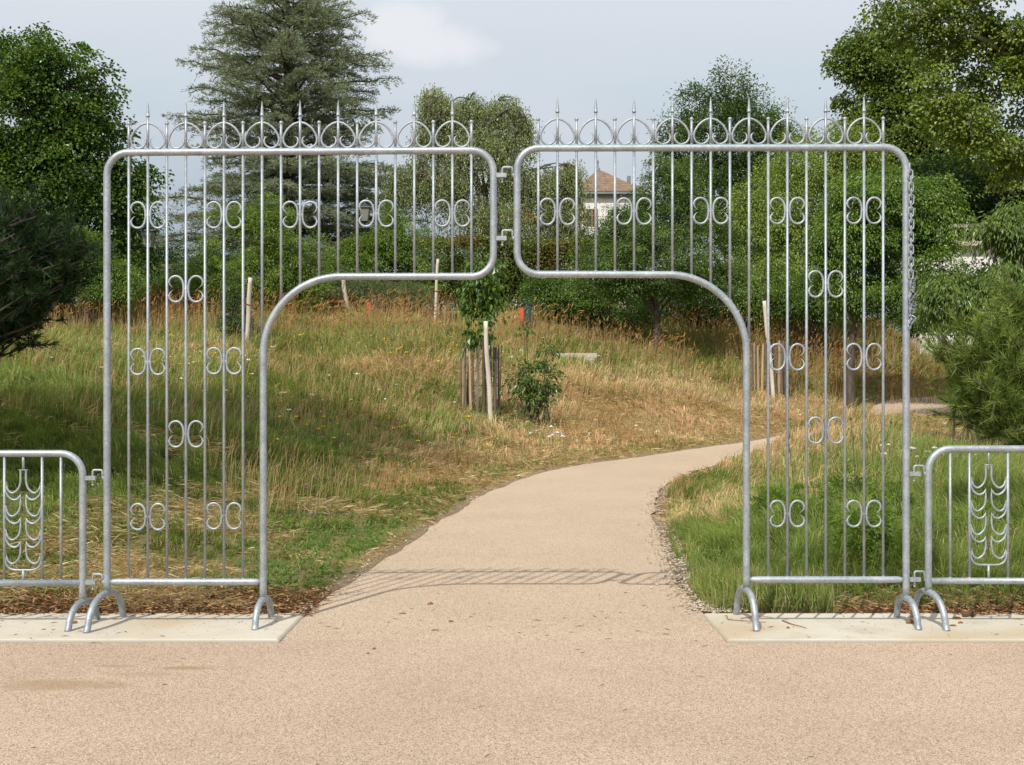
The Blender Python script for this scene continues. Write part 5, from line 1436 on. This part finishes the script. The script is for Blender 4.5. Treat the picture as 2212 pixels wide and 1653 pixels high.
def pavilion():
    d = 45.5; c = W(2082, 870, d); x, y = c[0], c[1]; zb = gz(x, y); zt = W(0, 533, d)[2]
    root = empty('pavilion', (x, y, zb), 'white garden building with stone balustrade glimpsed among the leaves at right', 'building')
    MB().box((x, y+2, (zb-1+zt)/2), (3.0, 4, zt-zb+1)).build('wall', M['render'], root, smooth=False)
    MB().box((x, y+1.9, zt+.08), (3.3, 4.4, .16)).build('cornice', M['stone'], root, smooth=False)
    for k in range(11):
        q = x-1.52+k*.304
        MB().lathe((q, y-.1, zt+.162), [(.06, 0), (.06, .05), (.035, .09), (.07, .2), (.035, .38), (.06, .44), (.06, .48)], 8).build('baluster', M['stone'], root)
    MB().box((x, y-.1, zt+.70), (3.3, .24, .11)).build('handrail', M['stone'], root, smooth=False)
pavilion()

# ------------------------------------------------------------------ world, sun, camera
SUN = np.array([-.355, -.86, 1.0]); SUN /= np.linalg.norm(SUN)
el = math.asin(SUN[2]); az = math.atan2(SUN[0], SUN[1])
w = bpy.data.worlds.new("World"); S.world = w; w.use_nodes = True
nt = w.node_tree; nt.nodes.clear(); l = nt.links
sky = nt.nodes.new('ShaderNodeTexSky'); sky.sky_type = 'NISHITA'; sky.sun_disc = False
sky.sun_elevation = el; sky.sun_rotation = az % (2*pi); sky.air_density = 1.3; sky.dust_density = 2.0
bg = nt.nodes.new('ShaderNodeBackground'); ow = nt.nodes.new('ShaderNodeOutputWorld')
tc = nt.nodes.new('ShaderNodeTexCoord'); sx = nt.nodes.new('ShaderNodeSeparateXYZ'); l.new(tc.outputs['Generated'], sx.inputs[0])
ky = math_(nt, 'MAXIMUM', math_(nt, 'ABSOLUTE', sx.outputs[1]), .15)
elv = math_(nt, 'DIVIDE', sx.outputs[2], ky)
# high thin overcast, in scene-linear units x10 (the Background strength is 0.1)
K = 10.0
def sc(c): return tuple(((v/255)**2.2)*K for v in c)
over = ramp(nt, elv, [(0.0, (.30, .36, .43)), (.10, (.33, .40, .48)), (.17, (.54, .615, .69)), (.24, (.66, .74, .80)), (.30, (.77, .81, .87)), (.5, (.82, .85, .90))])
over = mix(nt, 1, over, (K, K, K), 'MULTIPLY')
mp = nt.nodes.new('ShaderNodeMapping'); mp.inputs['Scale'].default_value = (1, 1, 2.6); l.new(tc.outputs['Generated'], mp.inputs['Vector'])
cn = noise(nt, 3.2, 7, .55, mp.outputs[0])
veil = sstep_node(nt, cn, .42, .68)
over = mix(nt, math_(nt, 'MULTIPLY', veil, .38), over, (8.3, 8.3, 8.7))
# one soft white cloud left of the middle
def blob(cx, cz, rx, rz, wob):
    u = math_(nt, 'DIVIDE', sx.outputs[0], ky)
    ex = math_(nt, 'POWER', math_(nt, 'DIVIDE', math_(nt, 'SUBTRACT', u, cx), rx), 2); ez = math_(nt, 'POWER', math_(nt, 'DIVIDE', math_(nt, 'SUBTRACT', elv, cz), rz), 2)
    return sstep_node(nt, math_(nt, 'ADD', math_(nt, 'ADD', ex, ez), wob), 1.5, .0)
wn = math_(nt, 'MULTIPLY', math_(nt, 'SUBTRACT', noise(nt, 16, 7, .62, tc.outputs['Generated']), .5), 3.2)
front = math_(nt, 'GREATER_THAN', sx.outputs[1], 0.0)
cl1 = blob((880-1106)/F, (870-60)/F, .035, .022, wn); cl2 = blob((950-1106)/F, (870-95)/F, .040, .018, wn)
cl = math_(nt, 'MULTIPLY', math_(nt, 'MULTIPLY', math_(nt, 'MAXIMUM', cl1, cl2), front), .75)
over = mix(nt, cl, over, (9.6, 9.5, 9.7))
colr = mix(nt, .86, sky.outputs['Color'], over)
l.new(colr, bg.inputs['Color']); bg.inputs['Strength'].default_value = .1; l.new(bg.outputs[0], ow.inputs['Surface'])

sd = bpy.data.lights.new('sun', 'SUN'); sd.energy = 4.2; sd.angle = radians(.6); sd.color = (1, .955, .88)
so = bpy.data.objects.new('sun', sd); COL.objects.link(so); so.location = (-10, -20, 30)
from mathutils import Vector
so.rotation_euler = Vector(tuple(-SUN)).to_track_quat('-Z', 'Y').to_euler()

cd = bpy.data.cameras.new('camera'); co = bpy.data.objects.new('camera', cd); COL.objects.link(co)
co.location = (0, -CAM_D, EYE); co.rotation_euler = (radians(90), 0, 0)
cd.sensor_width = 36; cd.lens = 36*F/2212; cd.shift_y = 43.5/2212; cd.clip_end = 2000; cd.clip_start = .1
S.camera = co
S.view_settings.view_transform = 'Standard'; S.view_settings.look = 'None'; S.view_settings.exposure = 0; S.view_settings.gamma = 1
S.cycles.max_bounces = 6; S.cycles.diffuse_bounces = 3; S.cycles.glossy_bounces = 2; S.cycles.transmission_bounces = 3; S.cycles.transparent_max_bounces = 4
S.cycles.sample_clamp_indirect = 8
